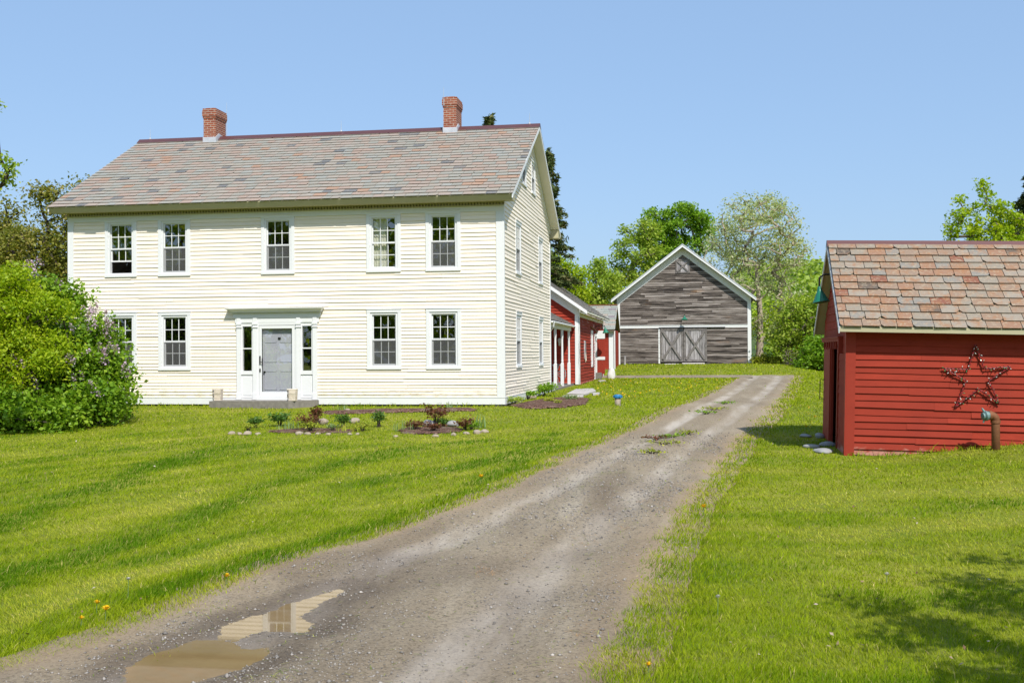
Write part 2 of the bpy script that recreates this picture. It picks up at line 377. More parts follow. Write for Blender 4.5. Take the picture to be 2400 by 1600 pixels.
def window(parent, F, x0, z0, w, h, raised=0., curtain=0., cols=3, rows=2, scr=True, label=None, sh=0.):
    """double hung window: casing with sill and cap, two sashes, panes and an insect screen"""
    x1, z1 = x0+w, z0+h; m = MB(); cw = min(.10, w*.1); cd = .042-sh*.35
    m.fbox(F, x0, x0+cw, z0+.075, z1-.11, -.03, cd); m.fbox(F, x1-cw, x1, z0+.075, z1-.11, -.03, cd)
    m.fbox(F, x0-.003, x1+.003, z1-.11, z1-.02, -.03, .045); m.fbox(F, x0-.012, x1+.012, z1-.02, z1, -.03, .062)
    m.fbox(F, x0-.003, x1+.003, z0, z0+.075, -.03, .055)
    c = m.build('window', TRIM, parent, bevel=.004, label=label)
    sw = min(.058, w*.06); a0, a1, b0, b1 = x0+cw, x1-cw, z0+.075, z1-.11
    m = MB()
    sd0 = .018-sh*.1; m.fbox(F, a0, a0+sw, b0, b1, -.11, sd0); m.fbox(F, a1-sw, a1, b0, b1, -.11, sd0)
    m.fbox(F, a0+sw, a1-sw, b1-sw, b1, -.11, .018); m.fbox(F, a0+sw, a1-sw, b0, b0+.045, -.11, .022)
    m.build('storm_frame', TRIM, c)
    g0, g1, h0, h1 = a0+sw, a1-sw, b0+.045, b1-sw; mid = (h0+h1)/2
    for up_ in (1, 0):
        q0, q1, d = (mid-.02, h1, -.028) if up_ else (h0+raised, mid+.035+raised, -.062)
        d += sh*1.25
        m = MB(); r = .03
        m.fbox(F, g0, g0+r, q0, q1, d-.03, d); m.fbox(F, g1-r, g1, q0, q1, d-.03, d)
        m.fbox(F, g0+r, g1-r, q0, q0+.042, d-.03, d); m.fbox(F, g0+r, g1-r, q1-(.032 if up_ else .042), q1, d-.03, d)
        k0, k1, l0, l1 = g0+r, g1-r, q0+.042, q1-.035
        for i in range(1, cols): xx = k0+(k1-k0)*i/cols; m.fbox(F, xx-.010, xx+.010, l0, l1, d-.022, d-.004)
        for i in range(1, rows): zz = l0+(l1-l0)*i/rows; m.fbox(F, k0, k1, zz-.010, zz+.010, d-.020, d-.006)
        m.build('sash', TRIM, c)
        m = MB(); m.face([F.p(k0, l0, d-.015), F.p(k1, l0, d-.015), F.p(k1, l1, d-.015), F.p(k0, l1, d-.015)]); m.build('pane', MAT['glass'], c)
    if scr:
        m = MB(); sd1 = .004+sh*.25; m.face([F.p(g0, h0, sd1), F.p(g1, h0, sd1), F.p(g1, mid, sd1), F.p(g0, mid, sd1)]); m.build('insect_screen', MAT['screen'], c)
    if curtain:
        m = MB(); n = 18; e = g0+(g1-g0)*curtain
        for i in range(n):
            A, B = g0+(e-g0)*i/n, g0+(e-g0)*(i+1)/n; d = lambda i: -.17+.012*math.sin(i*1.9)
            m.face([F.p(A, h0, d(i)), F.p(B, h0, d(i+1)), F.p(B, h1, d(i+1)), F.p(A, h1, d(i))])
        m.build('curtain', MAT['curtain'], c)
    return (x0+cw, x1-cw, z0+.06, z1-.09)

# ------------------------------------------------------------------ FARMHOUSE
XL, XR, Y0, YB = -18.448, -5.253, 30.6, 40.665
RY, RZ, EZ = 35.63, 8.80, 5.82
house = empty('farmhouse', ((XL+XR)/2, Y0, 0), 'long cream clapboard two-storey farmhouse with slate roof and two brick chimneys', 'house')
FF = Fr((0, Y0, 0), (1, 0, 0), (0, -1, 0))
FG = Fr((XR, 0, 0), (0, 1, 0), (1, 0, 0))
FL = Fr((XL, 0, 0), (0, -1, 0), (-1, 0, 0))
FB = Fr((0, YB, 0), (-1, 0, 0), (0, 1, 0))
holes = []
UZ, UH, LZ, LH = 3.762, 1.732, .992, 1.731
upx = [-17.287, -15.592, -12.388, -9.222, -7.482]; lox = [-17.287, -15.592, -9.222, -7.482]
for i, x in enumerate(upx):
    holes.append(window(house, FF, x, UZ, 1.012, UH, raised=(.34 if i == 0 else 0), curtain=(.58 if i == 3 else 0), scr=(i not in (0, 3))))
for i, x in enumerate(lox): holes.append(window(house, FF, x, LZ, 1.012, LH))
DX0, DX1 = -13.142, -10.689
holes.append((DX0+.02, DX1-.02, .05, 2.62))
gholes = []
for y in (Y0+2.06, Y0+6.98):
    gholes.append(window(house, FG, y, 3.80, 1.03, 1.64, sh=.036)); gholes.append(window(house, FG, y, .992, 1.03, 1.70, sh=.036))
for y in (33.98, 36.03): gholes.append(window(house, FG, y, 6.69, .92, 1.18, cols=2, sh=.036))
gexp = lambda z: .088+.034*min(1, z/5.2)
m = MB(); siding(m, FF, .19, 5.45, lambda z: (XL+.14, XR-.19), holes, gexp); m.build('front_siding', MAT['clap'], house)
slope = (RZ-EZ)/(RY-(Y0-.52))
def gspan(z):
    zz = RZ-.12-z; half = min((YB-Y0)/2, max(.02, zz/slope)); return (RY-half, RY+half)
m = MB(); siding(m, FG, .19, RZ-.25, lambda z: (max(gspan(z)[0], Y0+.0), min(gspan(z)[1], YB-.10)), gholes, gexp)
m.build('gable_siding', MAT['clap'], house)
lh = (-(Y0+8.2), -(Y0+7.3), 3.85, 5.4)
m = MB(); siding(m, FL, .19, RZ-.25, lambda z: (-gspan(z)[1], -gspan(z)[0]), [lh], .12)
m.build('gable_siding', MAT['clap'], house)
m = MB(); siding(m, FB, .19, 5.6, lambda z: (-XR, -XL), [], .12); m.build('rear_siding', MAT['clap'], house)
m = MB()   # rooms behind the windows
m.box(XL+.2, XR-.2, Y0+3.9, Y0+4.0, 0, 5.7); m.box(XL+.1, XR-.2, Y0+.15, YB-.2, 2.92, 3.10); m.box(XL+.1, XR-.2, Y0+.15, YB-.2, 5.60, 5.68); m.box(XL+.1, XR-.2, Y0+.15, YB-.2, .04, .1)
for x in (-14.6, -10.2): m.box(x, x+.12, Y0+.15, Y0+3.9, .1, 5.6)
m.build('interior_wall', MAT['room'], house)
m = MB()
m.fbox(FF, XL-.03, XR+.03, .0, .19, -.01, .030); m.fbox(FF, XL-.035, XR+.035, .19, .205, -.01, .040); m.build('base_board', TRIM, house)
m = MB(); m.fbox(FG, Y0, YB+.02, 0, .19, -.01, .030); m.fbox(FG, Y0, YB+.02, .19, .205, -.01, .04); m.build('base_board', TRIM, house)
m = MB(); m.fbox(FF, XL-.03, XR+.03, -.5, 0, -.3, -.04); m.fbox(FG, Y0, YB, -.5, 0, -.3, -.04); m.build('foundation', MAT['stone'], house)
for F, a, b, d in ((FF, XR-.20, XR+.036, .036), (FF, XL-.036, XL+.15, .036), (FG, YB-.12, YB+.03, .036)):
    m = MB(); m.fbox(F, a, b, .205, 5.42 if F is FF else 5.5, -.02, d); m.build('corner_board', TRIM, house)
m = MB(); m.fbox(FG, Y0-.034, Y0+.045, .205, 5.6, -.02, .034); m.build('corner_board', TRIM, house)
m = MB(); m.fbox(FF, XL-.036, XR+.036, 5.42, 5.57, -.02, .044); m.build('frieze_board', TRIM, house)
m = MB(); m.fbox(FF, XL-.036, XR+.036, 5.57, 5.68, -.02, .012); m.fbox(FF, XL-.036, XR+.036, 5.57, 5.592, .012, .115); m.fbox(FF, XL-.036, XR+.036, 5.664, 5.68, .012, .14)
x = XL+.02
while x < XR-.06: m.fbox(FF, x, x+.046, 5.593, 5.663, .013, .108); x += .088
dent = m.build('dentil_band', MAT['eave'], house)
m = MB(); ov = .34
XA, XB = XL-ov, XR+ov
m.prism([(XA, Y0-.14, 5.68), (XA, Y0-.44, 5.665), (XA, Y0-.53, 5.80), (XA, Y0-.53, 5.825), (XA, Y0+.0, 5.98), (XA, Y0+.0, 5.68)], (XB-XA, 0, 0)); m.build('cornice', MAT['eave'], house)
m = MB(); m.prism([(XA, YB+.0, 5.68), (XA, YB+.0, 5.98), (XA, YB+.53, 5.825), (XA, YB+.5, 5.68)], (XB-XA, 0, 0)); m.build('rear_cornice', MAT['eave'], house)
# roof: deck, slates, ridge cap
SV = Vector((0, RY-(Y0-.55), RZ-5.805)); SL = SV.length; SV.normalize(); SN = Vector((0, -SV.z, SV.y))
SVb = Vector((0, -SV.y, SV.z)); SNb = Vector((0, SV.z, SV.y))
m = MB(); slates(m, (XA-.03, Y0-.57, 5.815), (1, 0, 0), SV, SN, XB-XA+.06, SL, .33, .25, .07)
roof = m.build('roof', MAT['slate_h'], house)
m = MB(); slates(m, (XB+.03, YB+.57, 5.815), (-1, 0, 0), SVb, SNb, XB-XA+.06, SL, .5, .35, 0); m.build('rear_slates', MAT['slate_h'], roof)
def deck(XA, XB, ya, za, yr, zr, yb, th):
    m = MB(); m.prism([(XA, ya, za-.005), (XA, yr, zr-.005), (XA, yb, za-.005), (XA, yb, za-.005-th), (XA, yr, zr-.005-th), (XA, ya, za-.005-th)], (XB-XA, 0, 0)); return m
deck(XA+.002, XB-.002, Y0-.50, 5.835, RY, RZ, YB+.5, .07).build('roof_deck', MAT['soffit'], house)
def rake(parent, x, sx, ya, za, yr, zr, yb, zb, h, t, wallx, hw, mat=TRIM, smat=None, n=1, wy=(0, 0)):
    """rake board along the roof edge, soffit and the frieze board on the wall under it"""
    for (y, z, q) in ((ya, za, wy[0]), (yb, zb, wy[1])):
        m = MB(); m.prism([(x, y, z-h), (x, yr, zr-h), (x, yr, zr), (x, y, z)], (sx*t, 0, 0)); m.build('rake_board', mat, parent)
        z = z+(zr-z)*(q-y)/(yr-y); y = q
        m = MB(); g = h+.02; m.prism([(wallx, y, z-g-hw), (wallx, yr, zr-g-hw), (wallx, yr, zr-g), (wallx, y, z-g)], (sx*.046, 0, 0)); m.build('rake_frieze', mat, parent)
        if smat:
            m = MB(); g = h-.025; m.prism([(wallx, y, z-g-.02), (wallx, yr, zr-g-.02), (wallx, yr, zr-g), (wallx, y, z-g)], (x-wallx-sx*.001, 0, 0)); m.build('soffit', smat, parent)
rake(house, XB, 1, Y0-.54, EZ+.005, RY, RZ, YB+.54, EZ+.005, .12, .03, XR, .15, TRIM, MAT['soffit'], wy=(Y0-.02, YB+.02))
rake(house, XA, -1, Y0-.54, EZ+.005, RY, RZ, YB+.54, EZ+.005, .12, .03, XL, .15, TRIM, MAT['soffit'], wy=(Y0-.02, YB+.02))
m = MB(); m.prism([(XA-.04, RY-.24, RZ-.07), (XA-.04, RY-.04, RZ+.085), (XA-.04, RY+.04, RZ+.085), (XA-.04, RY+.24, RZ-.07), (XA-.04, RY, RZ+.0)], (XB-XA+.08, 0, 0)); m.build('ridge_cap', MAT['ridge'], roof)
for cx, top in ((-16.10, 9.80), (-7.79, 9.82)):
    m = MB(); a, b, c, d = cx-.215, cx+.215, 35.24, 36.08
    m.box(a, b, c, d, 8.2, top-.36); m.box(a-.018, b+.018, c-.018, d+.018, top-.36, top-.29); m.box(a-.036, b+.036, c-.036, d+.036, top-.29, top-.1); m.box(a-.02, b+.02, c-.02, d+.02, top-.1, top-.03)
    m.box(a+.06, b-.06, c+.06, d-.06, top-.03, top+.0)
    m.build('chimney', MAT['brick'], roof)
    m = MB(); zf = lambda y: RZ-abs(RY-y)*slope
    m.prism([(a-.02, c-.02, zf(c)-.12), (a-.02, c-.02, zf(c)+.20), (a-.02, RY-.15, RZ+.16), (a-.02, RY+.3, RZ+.1), (a-.02, RY+.3, RZ-.3)], (b-a+.04, 0, 0)); m.build('flashing', MAT['lead'], roof)
for x, y, z, h in ((-18.45, RY, RZ, .42), (-15.86, 36.1, 8.8, 1.35), (-11.6, RY, RZ, .45), (-7.98, 35.2, 9.5, .62), (-5.22, RY, RZ, .45)):
    m = MB(); m.tube([(x, y, z), (x, y, z+h*.6), (x, y, z+h)], [.010, .008, .004], 6)
    if h < .5: m.lathe((x, y, z+.04), [(.02, 0), (.045, .02), (.045, .06), (.012, .1)], 8)
    m.build('lightning_rod', MAT['galv'], roof)

# entrance
m = MB(); F = FF
m.fbox(F, DX0-.10, DX1+.10, 2.50, 2.66, -.02, .07)           # frieze
m.fbox(F, DX0-.05, DX1+.05, 2.36, 2.50, -.02, .055)
sur = m.build('entrance_frieze', TRIM, house, bevel=.004)
m = MB(); m.fbox(F, DX0-.14, DX1+.14, 2.66, 2.69, -.02, .16)
x = DX0-.12
while x < DX1+.1: m.fbox(F, x, x+.022, 2.628, 2.66, .07, .10); x += .044
m.prism([F.p(DX0-.16, 2.69, -.01), F.p(DX0-.16, 2.69, .17), F.p(DX0-.27, 2.765, .29), F.p(DX0-.27, 2.785, .29), F.p(DX0-.27, 2.80, -.01)], (0, 0, 0))
def frustum(m, F, x0, x1, z0, d0, X0, X1, z1, d1):
    m.hexa([F.p(x0, z0, d0), F.p(x1, z0, d0), F.p(x1, z0, -.01), F.p(x0, z0, -.01), F.p(X0, z1, d1), F.p(X1, z1, d1), F.p(X1, z1, -.01), F.p(X0, z1, -.01)])
frustum(m, F, DX0-.15, DX1+.15, 2.69, .17, DX0-.25, DX1+.2, 2.765, .27); m.fbox(F, DX0-.26, DX1+.21, 2.765, 2.79, -.01, .28)
m.v = [v for v in m.v]; m.build('entrance_cornice', TRIM, house)
pil = [DX0, DX0+.50, DX1-.64, DX1-.14]
for i, x in enumerate(pil):
    m = MB(); w = .13
    m.fbox(F, x, x+w, .16, 2.36, -.02, .075); m.fbox(F, x-.018, x+w+.018, 2.22, 2.25, -.02, .10); m.fbox(F, x-.012, x+w+.012, 2.30, 2.36, -.02, .095); m.fbox(F, x-.012, x+w+.012, .13, .34, -.02, .085)
    m.fbox(F, x+.005, x+w-.005, 2.36, 2.50, -.02, .075)
    m.build('pilaster', TRIM, house, bevel=.003)
for x0, x1 in ((pil[0]+.13, pil[1]), (pil[2]+.13, pil[3])):
    m = MB(); m.fbox(F, x0, x1, .13, .86, -.03, .02); m.fbox(F, x0, x0+.045, .86, 2.36, -.05, .03); m.fbox(F, x1-.045, x1, .86, 2.36, -.05, .03)
    m.fbox(F, x0, x1, 2.26, 2.36, -.05, .031); m.fbox(F, x0, x1, .86, .97, -.05, .05); m.fbox(F, x0+.045, x1-.045, 1.60, 1.635, -.04, .01)
    m.fbox(F, x0+.06, x1-.06, .26, .80, .02, .032)
    sl = m.build('sidelight', TRIM, house)
    m = MB(); m.face([F.p(x0+.045, .97, -.03), F.p(x1-.045, .97, -.03), F.p(x1-.045, 2.26, -.03), F.p(x0+.045, 2.26, -.03)]); m.build('pane', MAT['glass'], sl)
d0, d1 = pil[1]+.13, pil[2]
m = MB(); m.fbox(F, d0, d0+.05, .13, 2.36, -.06, .05); m.fbox(F, d1-.05, d1, .13, 2.36, -.06, .05); m.fbox(F, d0+.05, d1-.05, 2.29, 2.36, -.06, .05); m.fbox(F, d0-.01, d1+.01, .11, .20, -.2, .10)
m.build('door_frame', TRIM, house)
m = MB(); a, b = d0+.055, d1-.055
m.fbox(F, a, a+.075, .21, 2.28, 0, .04); m.fbox(F, b-.075, b, .21, 2.28, 0, .04); m.fbox(F, a+.075, b-.075, 2.19, 2.28, 0, .04); m.fbox(F, a+.075, b-.075, .21, .36, 0, .04)
sd = m.build('storm_door', TRIM, house, bevel=.004)
m = MB(); m.face([F.p(a+.075, .36, .014), F.p(b-.075, .36, .014), F.p(b-.075, 2.19, .014), F.p(a+.075, 2.19, .014)]); m.build('pane', MAT['glass'], sd)
m = MB()
for z, h in ((1.16, .24), (.93, .10)): m.fbox(F, a+.01, a+.045, z, z+h, .04, .055)
m.tube([F.p(a+.03, 1.22, .05), F.p(a+.03, 1.22, .10), F.p(a+.10, 1.22, .10)], .011, 6); m.fbox(F, a+.09, a+.115, 1.12, 1.34, .045, .07); m.build('handle', MAT['iron'], sd)
m = MB(); A, B = a+.06, b-.06
m.fbox(F, A, B, .3, 2.25, -.12, -.085)
xm = (A+B)/2
for z0, z1 in ((.42, .96), (1.22, 1.80)):
    for xa, xb in ((A+.06, xm-.05), (xm+.05, B-.06)):
        for q in ((xa, xa+.012, z0, z1), (xb-.012, xb, z0, z1), (xa, xb, z0, z0+.012), (xa, xb, z1-.012, z1)): m.fbox(F, q[0], q[1], q[2], q[3], -.086, -.073)
dr = m.build('front_door', MAT['door_gray'], house)
m = MB(); m.fbox(F, xm+.0, xm+.075, 1.88, 1.935, -.085, -.06); m.tube([F.p(A+.06, .93, -.08), F.p(A+.06, .93, -.04)], .03, 8); m.build('knocker', MAT['iron'], dr)

# ------------------------------------------------------------------ step and stone planters at the door
m = MB(); zs = .125
m.prism([(-13.62, 29.72, -.45), (-11.25, 29.66, -.45), (-10.62, 30.35, -.45), (-10.66, 30.565, -.45), (-13.66, 30.565, -.45)], (0, 0, .45+zs))
o = m.build('door_step', MAT['concrete'], None, bevel=.02); tag(o, 'low worn concrete slab step in front of the gray front door', 'step')
def stone_block(x, y, label):
    root = empty('carved_stone', (x, y, zs), label, 'carved stone', 'carved stones on the door step')
    m = MB(); n = 9
    for i in range(n):
        z0, z1 = zs+.34*i/n, zs+.34*(i+1)/n; e = .035*math.sin(i*1.4)+.012*random.uniform(-1, 1); f = .02*i/n
        m.box(x-.105+e*.9-f, x+.105+f, y-.10+.01*random.uniform(-1, 1), y+.10, z0, z1+.001)
    b = m.build('stone_body', MAT['limestone'], root, bevel=.012)
    m = MB()
    for i in range(6):
        z = zs+.045+.05*i; m.lathe((x-.10, y-.101, z), [(.004, 0), (.026, .012), (.018, .028)], 7, (0, -1, .4))
    m.build('carving', MAT['concrete'], root)
stone_block(-13.45, 29.95, 'pale carved stone block at the left end of the door step')
stone_block(-11.18, 29.86, 'pale carved stone block in front of the right sidelight on the door step')

# ------------------------------------------------------------------ RED WING behind the house, with porch
EX, EY, EYB = -5.0, 48.7, 61.5
wing = empty('red_wing', (EX, EY, 0), 'long red clapboard wing with white corner board behind the cream house', 'house wing')
FE, FS = Fr((0, EY, 0), (1, 0, 0), (0, -1, 0)), Fr((EX, 0, 0), (0, 1, 0), (1, 0, 0))
ER, ERZ, EEZ = -9.6, 6.75, 3.27
es = (ERZ-EEZ)/(EX+.38-ER)
m = MB(); siding(m, FE, .1, 6.6, lambda z: (ER-min(4.6, max(.02, (ERZ-.1-z)/es)), ER+min(4.6, max(.02, (ERZ-.1-z)/es))), [], .14, .034, .006); m.build('front_siding', MAT['red'], wing)
m = MB(); siding(m, FS, .05, 3.2, lambda z: (EY, EYB), [(56.2, 57.2, .1, 2.3), (54.35, 54.95, .9, 2.4)], .14, .032, .014); m.build('side_siding', MAT['red'], wing)
m = MB(); m.fbox(FE, EX-.17, EX+.03, .05, 3.35, -.02, .045); m.build('corner_board', TRIM, wing)
m = MB(); m.fbox(FS, EY-.045, EY+.07, .05, 3.25, -.02, .04); m.build('corner_board', TRIM, wing)
m = MB(); m.fbox(FS, EYB-.15, EYB+.03, .05, 3.1, -.02, .04); m.build('corner_board', TRIM, wing)
m = MB(); m.fbox(FS, EY, EYB, 3.02, 3.22, -.02, .05); m.build('eave_board', MAT['soffit'], wing)
def xroof(parent, name, mat, ya, yb, xe, ze, xr, zr, th=.09, w=.35, e=.24, both=True):
    """gable roof whose ridge runs along y"""
    s = Vector((xr-xe, 0, zr-ze)); L = s.length; s.normalize(); n = Vector((s.z, 0, -s.x)) if xe > xr else Vector((-s.z, 0, s.x))
    if n.z < 0: n = -n
    m = MB(); slates(m, (xe, ya, ze), (0, 1, 0), s, n, yb-ya, L, w, e, .03); r = m.build(name, mat, parent)
    m = MB(); xo = 2*xr-xe
    m.prism([(xe, ya+.01, ze-.006), (xr, ya+.01, zr-.006), (xo, ya+.01, ze-.006), (xo, ya+.01, ze-th), (xr, ya+.01, zr-th), (xe, ya+.01, ze-th)], (0, yb-ya-.02, 0)); m.build('roof_deck', MAT['soffit'], parent)
    return r
xroof(wing, 'roof', MAT['slate_e'], EY-.42, EYB+.35, EX+.40, EEZ, ER, ERZ)
m = MB(); m.prism([(EX+.41, EY-.45, EEZ+.005), (ER, EY-.45, ERZ+.005), (ER, EY-.45, ERZ-.16), (EX+.41, EY-.45, EEZ-.15)], (0, .035, 0)); m.build('rake_board', TRIM, wing)
m = MB(); m.prism([(EX+.03, EY-.046, EEZ+.16), (ER, EY-.046, ERZ-.2), (ER, EY-.046, ERZ-.62), (EX+.03, EY-.046, EEZ-.27)], (0, .045, 0)); m.build('rake_frieze', TRIM, wing)
m = MB()
for i in range(26): y = EY+.2+i*.48; m.prism([(EX+.38, y, EEZ-.1), (EX+.05, y, EEZ+.10), (EX+.05, y, EEZ-.02)], (0, .07, 0))
m.build('rafter_tails', MAT['soffit'], wing)
m = MB(); m.fbox(FS, 54.2, 54.36, .75, 2.55, 0, .05); m.fbox(FS, 54.94, 55.1, .75, 2.55, 0, .05); m.fbox(FS, 54.36, 54.94, 2.4, 2.55, 0, .05); m.fbox(FS, 54.36, 54.94, .75, .9, 0, .06)
wn = m.build('window', TRIM, wing); m = MB(); m.face([FS.p(54.36, .9, -.03), FS.p(54.94, .9, -.03), FS.p(54.94, 2.4, -.03), FS.p(54.36, 2.4, -.03)]); m.build('pane', MAT['glass'], wn)
m = MB(); m.fbox(FS, 56.05, 56.22, .1, 2.4, -.02, .06); m.fbox(FS, 57.18, 57.32, .1, 2.4, -.02, .06); m.fbox(FS, 56.22, 57.18, 2.28, 2.4, -.02, .06); m.build('door_frame', TRIM, wing)
m = MB(); m.fbox(FS, 56.22, 57.18, .1, 2.28, -.9, -.85); m.box(EX-3, EX-.85, 55, 58, .0, 3.0); m.build('doorway_shade_panel', MAT['dark'], wing)  # black panel and block paint in the doorway's shade
m = MB(); m.tube([(EX+.04, 54.0, 2.72), (EX+.09, 57.2, 2.52)], .03, 6); m.build('door_track', MAT['rust'], wing)
FD = Fr((EX, 57.25, 0), (1, 0, 0), (0, -1, 0))
m = MB()
for i in range(4): m.fbox(FD, .02+.11*i, .125+.11*i, .35, 2.62, 0, .04, random.random())
d = m.build('barn_door', MAT['red_trim'], wing)
for q in ((2.17, 2.58), (1.08, 1.24)):
    m = MB(); m.fbox(FD, 0, .47, *q, .04, .065); m.build('cross_board', TRIM, d)
m = MB(); m.fbox(FD, .0, .30, .05, .42, -.15, .15); m.build('door_block', MAT['concrete'], wing)
# porch between house and wing
m = MB(); PZ = 2.66; PX = -5.2
s = Vector((-1.5, 0, .82)); L = s.length; s.normalize(); slates(m, (PX, 40.75, PZ), (0, 1, 0), s, Vector((-s.z*-1, 0, s.x*-1)) if False else Vector((s.z, 0, -s.x)), 7.9, L, .3, .16, .03)
pr = m.build('porch_roof', MAT['slate_e'], wing)
m = MB(); m.prism([(PX-.02, 40.76, PZ-.01), (PX-1.5, 40.76, PZ+.80), (PX-1.5, 40.76, PZ+.72), (PX-.02, 40.76, PZ-.1)], (0, 7.86, 0)); m.build('porch_soffit', MAT['soffit'], wing)
m = MB(); m.tube([(PX+.03, 40.7, PZ-.06), (PX+.03, 48.66, PZ-.06)], .035, 8)
m.tube([(PX+.05, 41.05, PZ-.06), (PX+.02, 41.1, PZ-.22), (PX-.16, 41.55, PZ-.42), (PX-.16, 41.55, .1), (PX-.05, 41.5, .03)], .04, 8); m.build('gutter', TRIM, wing)
m = MB(); m.box(PX-.27, PX-.13, 41.0, 48.6, PZ-.26, PZ-.08); m.build('porch_beam', MAT['soffit'], wing)
for y in (43.1, 45.4, 47.9):
    m = MB(); x = -5.36; w = .062
    m.box(x-w, x+w, y-w, y+w, .08, 1.0); m.box(x-.045, x+.045, y-.045, y+.045, 2.05, PZ-.26)
    m.lathe((x, y, 1.0), [(.062, 0), (.042, .05), (.055, .09), (.046, .14), (.043, .6), (.04, 1.0), (.05, 1.02), (.04, 1.06)], 10); m.build('porch_post', TRIM, wing)
m = MB(); m.box(-8.2, -5.22, 40.8, 48.65, -.3, .075); m.build('porch_floor', MAT['concrete'], wing)

# things on and by the wing
def lamp(name, root_loc, pts, cone_c, cone_ax, r, label):
    root = empty(name, root_loc, label, 'lamp')
    m = MB(); m.tube(pts, .018, 8); m.lathe(pts[0], [(.055, 0), (.055, .03)], 10, (Vector(pts[1])-Vector(pts[0]))); m.build('arm', MAT['iron'], root)
    m = MB(); m.lathe(cone_c, [(.035, 0), (.045, .06), (.055, .09), (.07, .12), (r*.82, .25), (r, .30), (r-.012, .30), (r*.8, .24), (.05, .12)], 20, cone_ax); m.build('lamp_shade', MAT['green'], root, smooth=False)
    m = MB(); m.lathe(Vector(cone_c)+Vector(cone_ax).normalized()*.16, [(.03, 0), (.045, .05), (.04, .09), (.005, .11)], 10, cone_ax); m.build('bulb', MAT['bulb_w'], root)
    return root
lamp('barn_lamp', (EX, 56.6, 2.75), [(EX, 56.6, 2.75), (EX+.3, 56.6, 2.85), (EX+.50, 56.5, 2.82), (EX+.55, 56.4, 2.72)], (EX+.55, 56.4, 2.74), (.1, -.1, -1), .17, 'green gooseneck lamp over the open door of the red wing')
root = empty('animal_skull', (-5.85, EY-.1, 2.0), 'small horned animal skull hung on the red wall behind the porch posts', 'skull')
m = MB(); m.lathe((-5.85, EY-.09, 2.1), [(.02, 0), (.07, .05), (.085, .12), (.05, .25), (.045, .34), (.01, .36)], 9, (0, -.15, -1)); m.build('skull_bone', MAT['limestone'], root, True)
m = MB()
for s_ in (-1, 1): m.tube([(-5.85+s_*.05, EY-.1, 2.08), (-5.85+s_*.17, EY-.12, 2.10), (-5.85+s_*.22, EY-.14, 2.25)], [.02, .016, .004], 6)
m.build('horn', MAT['bark_d'], root)
root = empty('wagon_wheel', (-6.35, EY-.25, .1), 'old spoked wagon wheel leaning on the red porch wall', 'wheel')
m = MB(); c = Vector((-6.0, EY-.22, .52)); ring = [c+Vector((math.cos(t)*.42, -.0, math.sin(t)*.42)) for t in np.linspace(0, 2*PI, 33)]; m.tube(ring, .022, 6, cap=False); m.build('rim', MAT['plank'], root)
for k in range(10):
    m = MB(); t = k*PI/5; m.tube([c, c+Vector((math.cos(t)*.41, 0, math.sin(t)*.41))], .012, 5); m.build('spoke', MAT['plank'], root)
m = MB(); m.lathe(c+Vector((0, .05, 0)), [(.05, 0), (.06, .05), (.04, .12)], 10, (0, -1, 0)); m.build('hub', MAT['rust'], root)
root = empty('driftwood_plaque', (EX+.02, 51.0, 1.3), 'weathered wooden plaque hung on the side of the red wing', 'plaque')
m = MB(); m.prism([(EX+.02, 50.7, 1.15), (EX+.02, 51.15, 1.1), (EX+.02, 51.3, 1.45), (EX+.02, 51.2, 1.95), (EX+.02, 50.75, 2.0), (EX+.02, 50.66, 1.6)], (.05, 0, 0)); m.build('board', MAT['plank'], root)
m = MB(); m.lathe((EX+.06, 51.0, 1.0), [(.01, 0), (.05, .08), (.04, .3), (.01, .5)], 8); m.build('carving', MAT['limestone'], root)
def rock(name, c, r, mat, label, cat='stone', group=None, seed=0, flat_=.7):
    rg = np.random.default_rng(seed+500); import bmesh
    bm = bmesh.new(); bmesh.ops.create_icosphere(bm, subdivisions=3, radius=1)
    d = rg.normal(size=(6, 3)); ph = rg.uniform(0, 6, 6)
    for v in bm.verts:
        k = 1+.10*sum(math.sin(2.2*float(np.dot(v.co, d[i]))+ph[i]) for i in range(3))/1.5+.035*math.sin(5*float(np.dot(v.co, d[4]))+ph[4])
        v.co = Vector((v.co.x*r[0]*k, v.co.y*r[1]*k, v.co.z*r[2]*k))
    me = bpy.data.meshes.new(name); bm.to_mesh(me); bm.free(); me.materials.append(mat)
    me.polygons.foreach_set('use_smooth', [True]*len(me.polygons))
    o = bpy.data.objects.new(name, me); COL.objects.link(o); o.location = c; o.rotation_euler = (0, 0, rg.uniform(0, 6))
    return tag(o, label, cat, group)
rock('white_stone', (EX+.75, 57.6, .28), (.22, .18, .36), MAT['bulb_w'], 'upright white stone beside the open red door of the wing')

# ------------------------------------------------------------------ connecting shed between wing and barn
CY, CX = 68., -4.88
link = empty('connecting_shed', (CX, CY, .35), 'low red shed with green-gray slate roof between wing and gray barn', 'shed')
FC = Fr((0, CY, 0), (1, 0, 0), (0, -1, 0))
m = MB(); siding(m, FC, .35, 2.9, lambda z: (-14, CX), [], .13, .018, .004); m.build('siding', MAT['red'], link)
m = MB(); m.fbox(FC, CX-.26, CX+.03, .3, 2.88, -.02, .045); m.build('corner_board', TRIM, link)
m = MB(); m.box(CX-.02, CX, CY+.01, CY+5, .3, 2.85); m.build('side_wall', MAT['red_trim'], link)
m = MB(); s = Vector((0, 2.6, 1.62)); L = s.length; s.normalize(); slates(m, (-14, CY-.35, 2.86), (1, 0, 0), s, Vector((0, -s.z, s.y)), 14+CX+.14, L, .42, .24, .03); m.build('roof', MAT['slate_c'], link)
